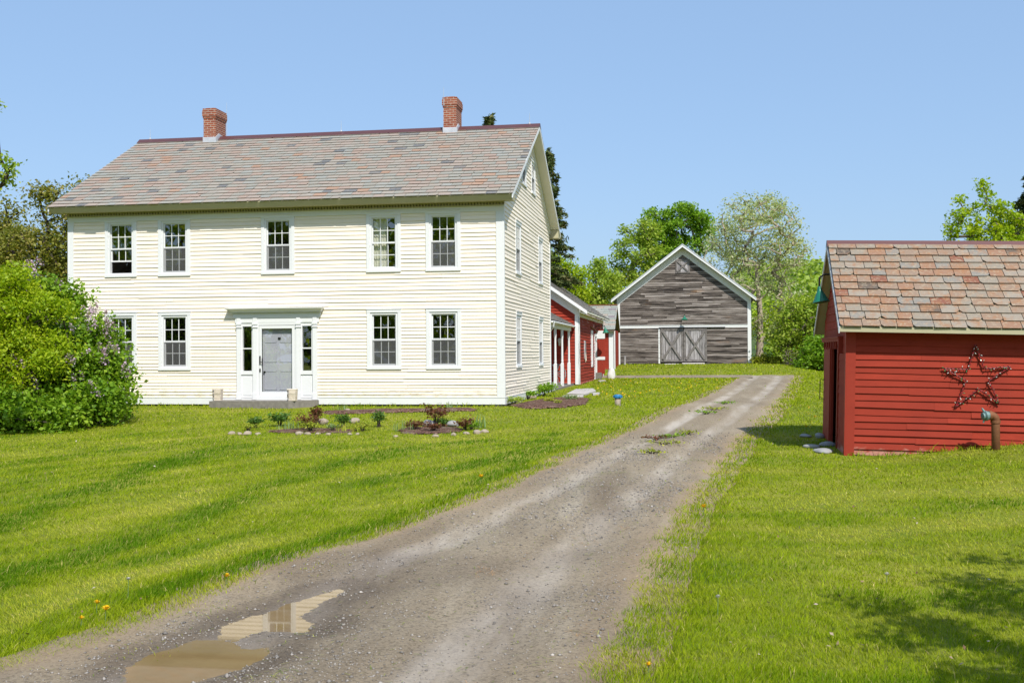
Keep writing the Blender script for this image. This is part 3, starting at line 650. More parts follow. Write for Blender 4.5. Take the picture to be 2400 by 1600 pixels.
m = MB(); m.prism([(-14, CY-.33, 2.85), (-14, CY+2.25, 4.46), (-14, CY+4.8, 2.85), (-14, CY+4.8, 2.75), (-14, CY+2.25, 4.36), (-14, CY-.33, 2.76)], (14+CX+.12, 0, 0)); m.build('roof_deck', MAT['deck'], link)
m = MB(); m.box(-14, CX+.13, CY+2.1, CY+2.4, 4.44, 4.50); m.build('ridge_cap', MAT['rust'], link)
m = MB(); m.tube([(CX+.09, CY-.1, 2.8), (CX+.09, CY-.1, .4)], .04, 8); m.build('downspout', TRIM, link)

# ------------------------------------------------------------------ GRAY BARN
BY, BX0, BX1, BZ, BAX, BAZ, BEZ = 75., -5.08, 3.72, .68, -.70, 8.42, 4.98
barn = empty('gray_barn', (BAX, BY, BZ), 'weathered gray gable-front barn with white trim at the head of the drive', 'barn')
FBn = Fr((0, BY, 0), (1, 0, 0), (0, -1, 0))
bs = (8.58-4.95)/(4.07+.70)
def bspan(z):
    hh = max(.02, (8.58-.22-z)/bs); return (max(BX0, BAX-hh), min(BX1, BAX+hh))
DA, DB, DT = -2.22, .86, 3.07
m = MB(); siding(m, FBn, 3.2, 8.2, bspan, [(-1.14, -.24, 6.78, 7.6)], lambda z: random.uniform(.11, .17), .036, .004, .008, 2.6)
m.build('upper_wall', MAT['barn'], barn)
for a, b in ((BX0, DA), (DB, BX1)):
    m = MB(); siding(m, FBn, BZ+.05, 3.1, lambda z: (a, b), [], lambda z: random.uniform(.10, .13), .045, .003, .006, 3.0); m.build('lower_wall', MAT['barn'], barn)
m = MB(); m.box(BX0, BX0+.05, BY+.01, BY+14, .4, 5.0); m.box(BX1-.05, BX1, BY+.01, BY+14, .1, 5.0); m.box(BX0, BX1, BY+13.9, BY+14, .4, 5); m.build('side_wall', MAT['barn'], barn)
m = MB(); m.fbox(FBn, -1.2, -.2, 6.75, 7.62, -.3, -.2); m.build('interior_shade_panel', MAT['dark'], barn)  # black sheets behind hatch and doors paint in the inside's shade
m = MB(); m.fbox(FBn, DA, DB, .6, DT, -.3, -.2); m.build('interior_shade_panel', MAT['dark'], barn)
for a, b in ((BX0-.03, BX0+.17), (BX1-.2, BX1+.03)):
    m = MB(); m.fbox(FBn, a, b, BZ-.05, 5.3, -.02, .06); m.build('corner_board', TRIM, barn)
m = MB(); m.fbox(FBn, BX0+.17, BX1-.2, 3.08, 3.24, -.02, .055); m.fbox(FBn, BX0+.17, BX1-.2, 3.24, 3.27, -.02, .08); m.build('belt_board', TRIM, barn)
AZ, XT = 8.58, 4.77
def rk(x, off): return AZ-off-abs(x-BAX)*bs
for sgn in (-1, 1):
    xe = BAX+sgn*XT
    m = MB(); m.prism([(BAX, BY-.58, AZ), (xe, BY-.58, rk(xe, 0)), (xe, BY-.58, rk(xe, .14)), (BAX, BY-.58, AZ-.14)], (0, .04, 0)); m.build('rake_board', TRIM, barn)
    xw = BX0-.03 if sgn < 0 else BX1+.03
    m = MB(); m.prism([(BAX, BY-.062, AZ-.16), (xw, BY-.062, rk(xw, .16)), (xw, BY-.062, rk(xw, .62)), (BAX, BY-.062, AZ-.62)], (0, .05, 0)); m.build('rake_frieze', TRIM, barn)
    m = MB(); m.prism([(BAX, BY-.54, AZ-.10), (xe, BY-.54, rk(xe, .10)), (xe, BY-.54, rk(xe, .13)), (BAX, BY-.54, AZ-.13)], (0, .54, 0)); m.build('soffit', MAT['soffit'], barn)
m = MB(); m.prism([(BAX-XT, BY-.60, rk(BAX-XT, 0)), (BAX, BY-.60, AZ+.01), (BAX+XT, BY-.60, rk(BAX+XT, 0)), (BAX+XT, BY-.60, rk(BAX+XT, -.07)), (BAX, BY-.60, AZ+.08), (BAX-XT, BY-.60, rk(BAX-XT, -.07))], (0, 14.8, 0)); m.build('roof', MAT['lead'], barn)
for a, b in ((DA, (DA+DB)/2-.012), ((DA+DB)/2+.012, DB)):
    m = MB(); x = a
    while x < b-.03:
        w = random.uniform(.13, .22); e = min(x+w, b); m.fbox(FBn, x, e-.018, .82+random.uniform(0, .03), DT-.02, .03, .055+random.uniform(0, .006), random.random()); x = e
    d = m.build('door', MAT['plank'], barn)
    m = MB(); m.fbox(FBn, a, b, DT-.17, DT, .062, .085, .2); m.fbox(FBn, a, b, .82, .96, .062, .085, .7); m.fbox(FBn, a, a+.13, .96, DT-.17, .062, .084, .5); m.fbox(FBn, b-.13, b, .96, DT-.17, .062, .084, .4)
    m.fbar(FBn, (a+.15, .98), (b-.15, DT-.19), .14, .064, .15, .55); m.fbar(FBn, (a+.15, DT-.19), (b-.15, .98), .14, .062, .14, .75)
    m.build('brace', MAT['brace'], d)
m = MB(); m.fbox(FBn, DA-.1, DB+1.2, DT+.0, DT+.05, .06, .12); m.build('door_track', MAT['iron'], barn)
m = MB(); m.fbox(FBn, DA-.13, DA-.03, .7, DT-.03, -.02, .05); m.build('door_post', TRIM, barn)
m = MB()
for i in range(6): m.fbox(FBn, -1.12+i*.145, -1.12+i*.145+.137, 6.80, 7.58, .025, .045, random.random())
h = m.build('loft_hatch', MAT['plank'], barn)
m = MB(); m.fbox(FBn, -1.17, -1.08, 6.74, 7.66, .03, .07, .5); m.fbox(FBn, -.31, -.21, 6.74, 7.66, .03, .07, .3); m.fbox(FBn, -1.08, -.31, 7.57, 7.66, .03, .07, .6); m.fbox(FBn, -1.08, -.31, 6.74, 6.82, .03, .07, .4)
m.fbar(FBn, (-1.06, 6.84), (-.33, 7.55), .09, .05, .11, .6); m.fbar(FBn, (-1.06, 7.55), (-.33, 6.84), .09, .048, .10, .7); m.build('brace', MAT['brace'], h)
m = MB(); x = BX0
while x < BX1:
    w = random.uniform(.25, .6); m.box(x, min(x+w-.03, BX1), BY-.10-random.uniform(0, .06), BY+.2, .1, .60+random.uniform(0, .14)); x += w
m.box(BX0, BX1, BY, BY+.3, 0, .73); m.build('stone_foundation', MAT['stone'], barn, bevel=.04)
m = MB(); m.box(-1.95, -1.0, BY-.75, BY-.3, .55, .70); m.box(-.8, .7, BY-.45, BY-.16, .5, .75); o = m.build('barn_doorstep', MAT['flag'], None, bevel=.03); tag(o, 'flat pale stone slabs in front of the gray barn doors', 'step')
lamp('barn_lamp', (-.62, BY, 3.9), [(-.62, BY, 3.75), (-.62, BY-.3, 3.98), (-.6, BY-.5, 3.95), (-.6, BY-.52, 3.85)], (-.6, BY-.52, 3.88), (0, -.15, -1), .24, 'green gooseneck lamp above the gray barn doors')
m = MB(); x, y = -4.55, BY-1.2; m.tube([(x, y, .3), (x+.03, y, 1.25)], .07, 8); o = m.build('gray_post', MAT['plank'], None); tag(o, 'short gray wooden post at the left corner of the barn', 'post')

# ------------------------------------------------------------------ RED SHED on the right
SX, SY, SZ = 2.612, 20.22, -.40
SD, SH, SLEN = 3.38, 2.22, 7.0
shed = empty('red_shed', (SX, SY, SZ), 'small red clapboard shed with orange-gray slate roof beside the drive', 'shed', rot=(0, .027, 0))
sx = lambda x: SX+x
F1, F2 = Fr((SX, SY, SZ), (1, 0, 0), (0, -1, 0)), Fr((SX, SY, SZ), (0, -1, 0), (-1, 0, 0))
m = MB(); siding(m, F1, .0, SH-.02, lambda z: (.13, SLEN), [], lambda z: .123+random.uniform(-.012, .012), .026, .008, .007, 2.0); m.build('front_siding', MAT['red'], shed)
SRY, SRZ, SEO = SD/2+.02, 3.875, .30
ss = (SRZ-(SH+.0))/(SRY+SEO)
m = MB(); siding(m, F2, .0, SRZ-.1, lambda z: (-min(SD, SRY+(SRZ-.12-z)/ss), -max(0, SRY-(SRZ-.12-z)/ss)), [(-2.05, -1.05, .12, 1.86)], .15, .014, .003, .002, 3); m.build('gable_siding', MAT['red'], shed)
m = MB(); m.fbox(F1, .0, .145, -.05, SH-.02, -.02, .032); m.build('corner_board', MAT['red_trim'], shed)
m = MB(); m.fbox(F2, -.10, .03, -.02, SH-.02, -.02, .026); m.build('corner_board', MAT['red_trim'], shed)
m = MB(); m.box(SX, SX+SLEN, SY+SD-.05, SY+SD, SZ, SZ+SH); m.box(SX+SLEN-.05, SX+SLEN, SY, SY+SD, SZ, SZ+SH); m.build('rear_wall', MAT['red_trim'], shed)
m = MB(); m.box(SX+.6, SX+.65, SY+.1, SY+SD-.1, SZ, SZ+2.1); m.box(SX+.0, SX+.65, SY+.1, SY+SD-.1, SZ+.02, SZ+.06); m.build('interior_shade_panel', MAT['dark'], shed)  # black back and floor paint in the shade behind the open door
def P(x, y, z): return Vector((SX+x, SY+y, SZ+z))
s = Vector((0, SRY+SEO, SRZ-SH)); L = s.length; s.normalize()
m = MB(); slates(m, P(-.17, -SEO-.03, SH+.02), (1, 0, 0), s, Vector((0, -s.z, s.y)), SLEN+.3, L, .295, L/12, .16, .012, .012); sr = m.build('roof', MAT['slate_s'], shed)
sb = Vector((0, -s.y, s.z))
m = MB(); slates(m, P(SLEN+.13, 2*SRY+SEO+.03, SH+.02), (-1, 0, 0), sb, Vector((0, sb.z, -sb.y)), SLEN+.3, L, .5, .3, 0); m.build('rear_slates', MAT['slate_s'], sr)
m = MB(); e = 2*SRY+SEO; m.prism([P(-.165, -SEO, SH+.02), P(-.165, SRY, SRZ), P(-.165, e, SH+.02), P(-.165, e, SH-.05), P(-.165, SRY, SRZ-.08), P(-.165, -SEO, SH-.05)], (SLEN+.29, 0, 0)); m.build('roof_deck', MAT['eave'], shed)
m = MB(); m.prism([P(-.17, -SEO-.012, SH-.065), P(-.17, -SEO-.012, SH+.02), P(-.17, -SEO+.05, SH+.03), P(-.17, -SEO+.05, SH-.065)], (SLEN+.3, 0, 0)); m.build('eave_board', MAT['eave'], shed)
m = MB(); m.prism([P(-.19, SRY-.13, SRZ-.065), P(-.19, SRY-.03, SRZ+.065), P(-.19, SRY+.03, SRZ+.065), P(-.19, SRY+.13, SRZ-.065), P(-.19, SRY, SRZ+.0)], (SLEN+.34, 0, 0)); m.build('ridge_cap', MAT['ridge'], sr)
for y, z in ((-SEO-.01, SH+.01), (e+.01, SH+.01)):
    m = MB(); m.prism([P(-.17, y, z), P(-.17, SRY, SRZ-.01), P(-.17, SRY, SRZ-.12), P(-.17, y, z-.1)], (-.02, 0, 0)); m.build('rake_board', TRIM if y > 0 else MAT['lead'], shed)
m = MB()   # sliding door, standing open
for i in range(8): m.fbox(F2, -3.0+i*.122, -3.0+i*.122+.117, .06, 1.90, .03, .055, random.random())
sdoor = m.build('sliding_door', MAT['red_trim'], shed)
m = MB(); m.tube([F2.p(-2.85, .85, .05), F2.p(-2.85, .85, .14), F2.p(-2.85, 1.25, .14), F2.p(-2.85, 1.25, .05)], .010, 6); m.build('handle', MAT['iron'], sdoor)
m = MB(); m.fbox(F2, -3.3, -.55, 2.0, 2.06, 0, .07); m.fbox(F2, -3.3, -.5, 2.06, 2.085, 0, .10); m.fbox(F2, -.58, -.5, 1.78, 2.06, 0, .09)
for k in (-2.9, -2.5, -2.15, -1.75, -1.4, -1.1): m.fbox(F2, k, k+.05, 1.86, 2.02, .04, .075)
m.build('door_track', MAT['red_trim'], shed)
m = MB(); m.fbox(F2, -2.08, -1.98, .0, 1.88, -.02, .03); m.fbox(F2, -1.12, -1.02, .0, 1.88, -.02, .03); m.build('door_frame', MAT['red_trim'], shed)
m = MB(); m.fbox(F2, -SD, 0, -.35, .0, -.2, .01); m.fbox(F1, 0, SLEN, -.4, -.005, -.2, -.01); m.build('foundation', MAT['concrete'], shed)
gl = lambda x, y, z: P(x, y, z)
lamp('shed_lamp', P(0, SRY-.3, 3.2), [P(.08, SRY-.35, 3.27), P(-.18, SRY-.35, 3.27), P(-.26, SRY-.35, 3.21), P(-.27, SRY-.35, 3.00)], P(-.27, SRY-.35, 3.04), (.12, -.1, -1), .165, 'green gooseneck lamp on the gable of the red shed')

# star hung on the shed
FSt = Fr((0, SY, 0), (1, 0, 0), (0, -1, 0))
star = empty('light_star', (4.80, SY-.05, .75), 'red five-pointed star wrapped with string lights on the red shed wall', 'star decoration')
tips = [atY(u, v, SY-.06) for u, v in ((2286, 808), (2368, 859), (2343, 946), (2239, 954), (2211, 863))]
inn = [atY(u, v, SY-.06) for u, v in ((2307, 864), (2317, 892), (2293, 911), (2265, 892), (2269, 866))]
ring = [p for t, i in zip(tips, inn) for p in (t, i)]
m = MB()
for i in range(10): m.tube([ring[i], ring[(i+1) % 10]], .0115, 8)
m.build('tube_frame', MAT['star'], star)
w, bg, bw = MB(), MB(), MB()
for i in range(10):
    a, b = ring[i], ring[(i+1) % 10]; d = (b-a); L = d.length; px = Vector((-d.z, 0, d.x)).normalized(); pts = []
    for k in range(25):
        t = k/24; pts.append(a+d*t+px*.020*math.cos(t*42)+Vector((0, -.020*math.sin(t*42), 0)))
    w.tube(pts, .0045, 4)
    for k in range(6):
        c = a+d*((k+.5+random.uniform(-.2, .2))/6); ax = Vector((random.uniform(-1, 1), random.uniform(-1, -.1), random.uniform(-1, 1))).normalized(); c = c+ax*.016
        w.lathe(c, [(.007, 0), (.007, .022)], 6, ax); (bg if random.random() < .3 else bw).lathe(c+ax*.022, [(.007, 0), (.008, .010), (.002, .026)], 6, ax)
w.build('string_wire', MAT['wire'], star); bg.build('green_bulbs', MAT['bulb_g'], star); bw.build('clear_bulbs', MAT['bulb_w'], star)
# stand pipe
px, py = hit(2334, 1054); pz = ztf(px, py)
pipe = empty('stand_pipe', (px, py, pz), 'rusty upright pipe with a green capped elbow in front of the red shed', 'pipe')
m = MB(); top = .50; R = .068; k = R*1.35
arc = [(px-k+k*math.cos(t), py-.25*k*math.sin(t), pz+top+k*math.sin(t)*.9) for t in np.linspace(0, PI/2, 7)]
m.tube([(px, py, pz-.3), (px, py, pz+top-.02)]+arc+[(px-k-.02, py-.03, pz+top+k*.9)], R, 20); b = m.build('pipe_body', MAT['rust'], pipe, True)
m = MB(); m.tube([(px, py, pz+top-.05), (px, py, pz+top)], R+.012, 20); ex, ey, ez = px-k-.03, py-.035, pz+top+k*.88; m.tube([(ex+.045, ey, ez), (ex, ey-.01, ez)], R+.01, 20); m.build('collar', MAT['rust'], pipe)
m = MB(); m.lathe((ex+.0, ey-.012, ez), [(R+.004, 0), (R+.006, .03), (R+.018, .035), (R+.018, .065), (R-.01, .085), (R-.01, .11), (.02, .12)], 20, (-1, -.3, -.12))
for sg in (-1, 1):
    c = Vector((ex-.07, ey-.03, ez)); m.tube([c+Vector((0, 0, sg*.06)), c+Vector((-.01*sg-.03, 0, sg*.125))], [.024, .012], 8)
m.build('cap', MAT['verdigris'], pipe)

# ------------------------------------------------------------------ ground, drive, puddle
LE = [(-320, 1700), (-120, 1630), (0, 1585), (150, 1540), (320, 1475), (450, 1424), (590, 1352), (688, 1312), (800, 1283), (880, 1266), (958, 1238), (1037, 1206), (1136, 1168), (1215, 1135), (1314, 1085), (1433, 1033), (1540, 983), (1627, 942), (1685, 916), (1712, 898)]
RE = [(1385, 1690), (1400, 1600), (1420, 1534), (1472, 1427), (1531, 1316), (1548, 1257), (1600, 1180), (1667, 1100), (1731, 1023), (1771, 988), (1815, 945), (1838, 916), (1852, 897)]
Lw = np.array([hit(*p) for p in LE]); Rw = np.array([hit(*p) for p in RE])
Lw[:, 0] += .08; Rw[:, 0] -= .10; Lw = Lw[np.argsort(Lw[:, 1])]; Rw = Rw[np.argsort(Rw[:, 1])]
YEND = 62.5
def ext(A, y, x0): return np.vstack([[x0, -30], A, [A[-1][0]+(y-A[-1][1])*(A[-1][0]-A[-3][0])/(A[-1][1]-A[-3][1]), y]])
Lw = ext(Lw, YEND, Lw[0][0]-1.0); Rw = ext(Rw, YEND, Rw[0][0]+.4)
def xl(y): return np.interp(y, Lw[:, 1], Lw[:, 0])
def xr(y): return np.interp(y, Rw[:, 1], Rw[:, 0])
def edge_noise(y, s): return .035*np.sin(y*1.7+s)+.02*np.sin(y*5.1+2*s)
def drive_in(x, y):
    """metres inside the gravel (negative outside)"""
    a = np.minimum(x-xl(y)-edge_noise(y, 1.), xr(y)+edge_noise(y, 4.)-x); a = np.where(y > YEND, -1, a)
    lane = np.minimum(np.minimum(y-58.6, 62.3-y), np.minimum(x+16, xr(60.)-x)); return np.maximum(a, lane)
ZW = -.852
def px2w(pts): return np.array([(lambda d: (d[0]*(ZW-ZC)/d[2], d[1]*(ZW-ZC)/d[2]))(ray(280+a/4.055, 1360+b/4.055)) for a, b in pts])
pud = [px2w([(0, 1120), (40, 973), (90, 850), (150, 775), (300, 700), (480, 650), (640, 600), (720, 568), (930, 556), (1060, 590), (1150, 640), (1260, 655), (1395, 640), (1400, 700), (1370, 745), (1200, 815), (1000, 890), (800, 935), (640, 985), (500, 1120)]),
       px2w([(925, 560), (960, 480), (1000, 435), (1200, 360), (1400, 315), (1600, 225), (1800, 165), (1960, 120), (2100, 75), (2130, 105), (1900, 225), (1800, 300), (1690, 345), (1830, 410), (1800, 485), (1640, 495), (1400, 470), (1250, 510), (1120, 575)])]
def poly_sd(P, x, y):
    x, y = np.asarray(x, float), np.asarray(y, float); d = np.full(x.shape, 1e9); ins = np.zeros(x.shape, bool); n = len(P)
    for i in range(n):
        a, b = P[i], P[(i+1) % n]; e = b-a; t = np.clip(((x-a[0])*e[0]+(y-a[1])*e[1])/(e@e), 0, 1)
        d = np.minimum(d, np.hypot(x-a[0]-t*e[0], y-a[1]-t*e[1]))
        c = ((a[1] > y) != (b[1] > y)) & (x < (b[0]-a[0])*(y-a[1])/(b[1]-a[1]+1e-12)+a[0]); ins ^= c
    return np.where(ins, -d, d)
def pud_sd(x, y): return np.minimum(poly_sd(pud[0], x, y), poly_sd(pud[1], x, y))
def zdrive(x, y):
    c = (xl(y)+xr(y))/2; t = (x-c)/np.maximum(1, (xr(y)-xl(y)))*2
    z = zt(x, y)+.012-.035*np.exp(-((np.abs(t)-.5)/.2)**2)+.01*np.exp(-(t/.2)**2)+.006*wob(x, y, 3., 5)+.004*wob(x, y, 9., 6)
    z = z-.035*sstep(0, .45, -np.minimum(x-xl(y), xr(y)-x))
    s = pud_sd(x, y)+.025*wob(x, y, 9., 8)+.015*wob(x, y, 27., 18)
    zp = ZW+np.where(s < 0, np.maximum(-.03, s*.16), np.minimum(.05, s*.06))+.0025*wob(x, y, 24., 9)
    k = sstep(.15, 1.3, s); z = zp*(1-k)+np.maximum(z, ZW+.012)*k
    return z
def grid_mesh(name, xs, ys, zf, mat, keep=None):
    X, Y = np.meshgrid(xs, ys); Z = zf(X, Y); n, m_ = X.shape
    V = np.stack([X.ravel(), Y.ravel(), Z.ravel()], 1); i = np.arange(n*m_).reshape(n, m_)
    F = np.stack([i[:-1, :-1].ravel(), i[:-1, 1:].ravel(), i[1:, 1:].ravel(), i[1:, :-1].ravel()], 1)
    o = np_mesh(name, V, F, mat); o.data.polygons.foreach_set('use_smooth', [True]*len(F)); return o
def ground_mat():
    m = NT('lawn_soil'); v = m.obj()
    col = m.ramp(m.noise(.5, v, 6), [(.3, (.11, .16, .012)), (.5, (.18, .21, .02)), (.7, (.26, .26, .04))])
    col = m.mix(m.ramp(m.noise(9, v, 6, .7), [(.5, (0, 0, 0)), (.7, (.6,)*3)]), col, (.10, .085, .045))
    return m.pbr(col, .9, m.bump(m.noise(14, v, 6), .6, .03), .1)
xs = np.unique(np.concatenate([-np.geomspace(40, 2500, 22)[::-1], np.arange(-40, -12, .5), np.arange(-12, 8, .2), np.arange(8, 12, .5), np.geomspace(12, 2500, 26)]))
ys = np.unique(np.concatenate([-np.geomspace(6, 600, 14)[::-1], np.arange(-6, 5, .5), np.arange(5, 32, .2), np.arange(32, 80, .4), np.geomspace(80, 2800, 30)]))
ground = grid_mesh('ground', xs, ys, lambda x, y: zt(x, y)-.22*sstep(-.75, -.15, drive_in(x, y)), ground_mat()); tag(ground, kind='structure')
def gravel_mat():
    m = NT('gravel_and_mud'); v = m.obj(); st = m.obj((1.5, .20, 1), (0, 0, -.16))
    base = m.ramp(m.noise(.9, st, 5), [(.28, (.23, .18, .135)), (.45, (.32, .265, .21)), (.57, (.39, .335, .275)), (.72, (.52, .47, .42))])
    base = m.mix(m.ramp(m.noise(.35, v, 4), [(.42, (0, 0, 0)), (.6, (.6,)*3)]), base, (.39, .32, .25))
    g = m.n('TexVoronoi', None, Scale=52., Vector=v); base = m.mix(1., base, m.ramp(m.n('SeparateColor', None, Color=g.outputs['Color']).outputs[0], [(0, (.55, .54, .53)), (.35, (.85, .85, .85)), (.7, (1, 1, 1)), (1, (1, 1, 1))]), 'MULTIPLY')
    g2 = m.noise(70, v, 3, .8); base = m.mix(m.ramp(g2, [(.35, (.45,)*3), (.5, (0, 0, 0))]), base, (.13, .10, .08))
    base = m.mix(m.ramp(m.noise(130, v, 2, .8), [(.62, (0, 0, 0)), (.74, (.55,)*3)]), base, (.56, .52, .48))
    a = m.attr('col'); sep = m.n('SeparateColor', None, Color=a.outputs['Color']); wet = sep.outputs[0]
    base = m.mix(m.math('MULTIPLY', sep.outputs[2], m.ramp(m.noise(.8, m.obj((1.6, .35, 1)), 6, .7), [(.36, (.08,)*3), (.62, (.85,)*3)])), m.mix(1., base, (.80, .78, .68), 'MULTIPLY'), m.mix(.65, base, (.56, .51, .45)))
    base = m.mix(m.math('MULTIPLY', sep.outputs[1], .75), base, m.mix(m.noise(5, v, 5), (.25, .165, .10), (.42, .31, .19)))
    col = m.mix(m.math('MULTIPLY', wet, .85), base, m.mix(1., base, (.44, .40, .37), 'MULTIPLY'))
    rough = m.math('SUBTRACT', .92, m.math('MULTIPLY', wet, .35))
    h = m.math('ADD', m.math('MULTIPLY', g.outputs['Distance'], -.8), g2)
    return m.pbr(col, rough, m.bump(h, .4, .010), .25)
dys = np.unique(np.concatenate([np.arange(-12, 5, .5), np.arange(5, 6.2, .06), np.arange(6.2, 11.2, .026), np.arange(11.2, 20, .1), np.arange(20, YEND, .3)])); nc = 150
Vd = []
for y in dys:
    a, b = xl(y)+edge_noise(y, 1.)-.55, xr(y)+edge_noise(y, 4.)+.55
    t = np.linspace(0, 1, nc); Vd.append(np.stack([a+(b-a)*t, np.full(nc, y)], 1))
Vd = np.array(Vd); X, Y = Vd[..., 0], Vd[..., 1]; Zd = zdrive(X, Y)
Zd[:, 0] -= .09; Zd[:, -1] -= .09
sd_ = pud_sd(X, Y); wet = np.clip(1-(sd_+.05*wob(X, Y, 5., 14))/.4, 0, 1)**.7+.5*sstep(.0, .6, wob(X, Y, .8, 12))*sstep(22, 8, Y); wet = np.clip(wet+.30*sstep(15, 7.5, Y), 0, 1)
i = np.arange(X.size).reshape(X.shape); F = np.stack([i[:-1, :-1].ravel(), i[:-1, 1:].ravel(), i[1:, 1:].ravel(), i[1:, :-1].ravel()], 1)
GRAV = gravel_mat(); di_ = drive_in(X, Y).ravel(); edg = np.exp(-np.maximum(di_+.12, 0)/.22)*np.clip(.7+.6*wob(X, Y, 1.7, 61).ravel(), 0, 1)
tt = (X-(xl(Y)+xr(Y))/2)/np.maximum(1, xr(Y)-xl(Y))*2; trk = np.exp(-((np.abs(tt)-.50)/.17)**4)*np.clip(.8+.4*wob(X*1.5, Y*.2, 1., 81), 0, 1)
cc = np.stack([wet.ravel(), edg, trk.ravel(), np.ones(X.size)], 1)
drive = np_mesh('driveway', np.stack([X.ravel(), Y.ravel(), Zd.ravel()], 1), F, GRAV, col=cc); tag(drive, kind='structure'); drive.data.polygons.foreach_set('use_smooth', [True]*len(F))
m = MB(); lx = np.linspace(-16, float(xl(60))+.5, 30); ly = np.linspace(58.6, 62.3, 8)
for a, b in zip(lx[:-1], lx[1:]):
    for c, d in zip(ly[:-1], ly[1:]): m.face([(x, y, ztf(x, y)+.018) for x, y in ((a, c), (b, c), (b, d), (a, d))])
o = m.build('farm_lane', GRAV); tag(o, kind='structure')
wm = NT('puddle_water'); wb = wm.n('BsdfPrincipled', None, Base_Color=wm.ramp(wm.noise(1.5, wm.obj(), 4), [(.3, (.19, .125, .055)), (.7, (.26, .18, .09))]), Roughness=.022, IOR=1.40)
wm.done(wb)
m = MB(); p0 = pud[0].min(0)-.1; p1 = np.maximum(pud[0].max(0), pud[1].max(0))+.1; p0 = np.minimum(p0, pud[1].min(0)-.1)
m.face([(p0[0]-.3, p0[1]-.3, ZW), (p1[0], p0[1]-.3, ZW), (p1[0], p1[1], ZW), (p0[0]-.3, p1[1], ZW)]); o = m.build('puddle', wm.m); tag(o, kind='structure')

# ------------------------------------------------------------------ beds, flags, slabs
def ground_patch(name, pix, mat, dz, label=None, cat=None, kind=None, mound=0.):
    P = np.array([hit(*p) for p in pix]); lo, hi = P.min(0), P.max(0); st = max(.08, (hi-lo).max()/60)
    xs = np.arange(lo[0]-st, hi[0]+st, st); ys = np.arange(lo[1]-st, hi[1]+st, st); X, Y = np.meshgrid(xs, ys)
    S = poly_sd(P, X, Y)+.10*wob(X, Y, 4., 21); Z = zt(X, Y)+np.clip(-S*.25, -.03, mound)+dz
    i = np.arange(X.size).reshape(X.shape); F = np.stack([i[:-1, :-1].ravel(), i[:-1, 1:].ravel(), i[1:, 1:].ravel(), i[1:, :-1].ravel()], 1)
    ok = (S < .04).ravel()[F].all(1); F = F[ok]; used = np.unique(F); mp = np.zeros(X.size, int); mp[used] = np.arange(len(used))
    o = np_mesh(name, np.stack([X.ravel(), Y.ravel(), Z.ravel()], 1)[used], mp[F], mat); tag(o, label, cat, None, kind); return P
beds = [ground_patch('mulch', [(752, 966), (900, 960), (1110, 958), (1118, 964), (1000, 966), (760, 972)], MAT['mulch'], .01, kind='stuff', mound=.05),
        ground_patch('mulch', [(925, 1010), (955, 1002), (1020, 1000), (1070, 1002), (1095, 1010), (1060, 1016), (990, 1019), (940, 1016)], MAT['mulch'], .01, kind='stuff', mound=.02),
        ground_patch('mulch', [(625, 1010), (700, 1004), (790, 1004), (840, 1008), (820, 1014), (720, 1016), (640, 1015)], MAT['mulch'], .01, kind='stuff', mound=.012),
        ground_patch('mulch', [(1185, 952), (1260, 938), (1310, 934), (1385, 936), (1375, 948), (1320, 957), (1240, 960)], MAT['mulch'], .01, kind='stuff', mound=.06)]
for k, (pix, lb) in enumerate([([(1328, 926), (1350, 913), (1390, 911), (1397, 918), (1370, 928)], 'large pale flagstone beside the porch of the red wing'), ([(1322, 930), (1368, 929), (1366, 934), (1318, 933)], 'narrow pale flagstone nearest the camera on the porch path'), ([(1388, 924), (1406, 923), (1404, 926), (1390, 927)], 'small pale flagstone at the right end of the porch path'), ([(1402, 894), (1418, 892), (1420, 894), (1404, 896)], 'thin pale flagstone in the grass before the open red door')]):
    P = [hit(*p) for p in pix]; z = ztf(*P[0]); m = MB(); pts = [Vector((x, y, z-.1)) for x, y in P]
    n = Vector((0, 0, 0))
    for i in range(len(pts)): n += pts[i].cross(pts[(i+1) % len(pts)])
    if n.z < 0: pts = pts[::-1]
    m.prism(pts, (0, 0, .16)); o = m.build('flagstone', MAT['flag']); tag(o, lb, 'flagstone', 'flagstones by the porch')
# well pipe with blue cap
wx, wy = hit(1448, 951); wz = ztf(wx, wy)
well = empty('well_pipe', (wx, wy, wz), 'short well pipe with a bright blue cap standing in the lawn', 'pipe')
m = MB(); m.tube([(wx, wy, wz-.2), (wx, wy, wz+.24)], .085, 20); m.build('casing', MAT['casing_pipe'], well, True)
m = MB(); m.lathe((wx, wy, wz+.22), [(.095, 0), (.112, .005), (.112, .06), (.100, .085), (.05, .10)], 20)
for k in range(6): t = k*PI/3; m.lathe((wx+.115*math.cos(t), wy+.115*math.sin(t), wz+.235), [(.02, 0), (.02, .05)], 6)
m.build('cap', MAT['blue'], well)
# conduit at the house's back corner
m = MB(); m.box(-5.27, -5.05, YB-.1, YB+.12, .06, .30); o = m.build('utility_box', MAT['galv'], house)

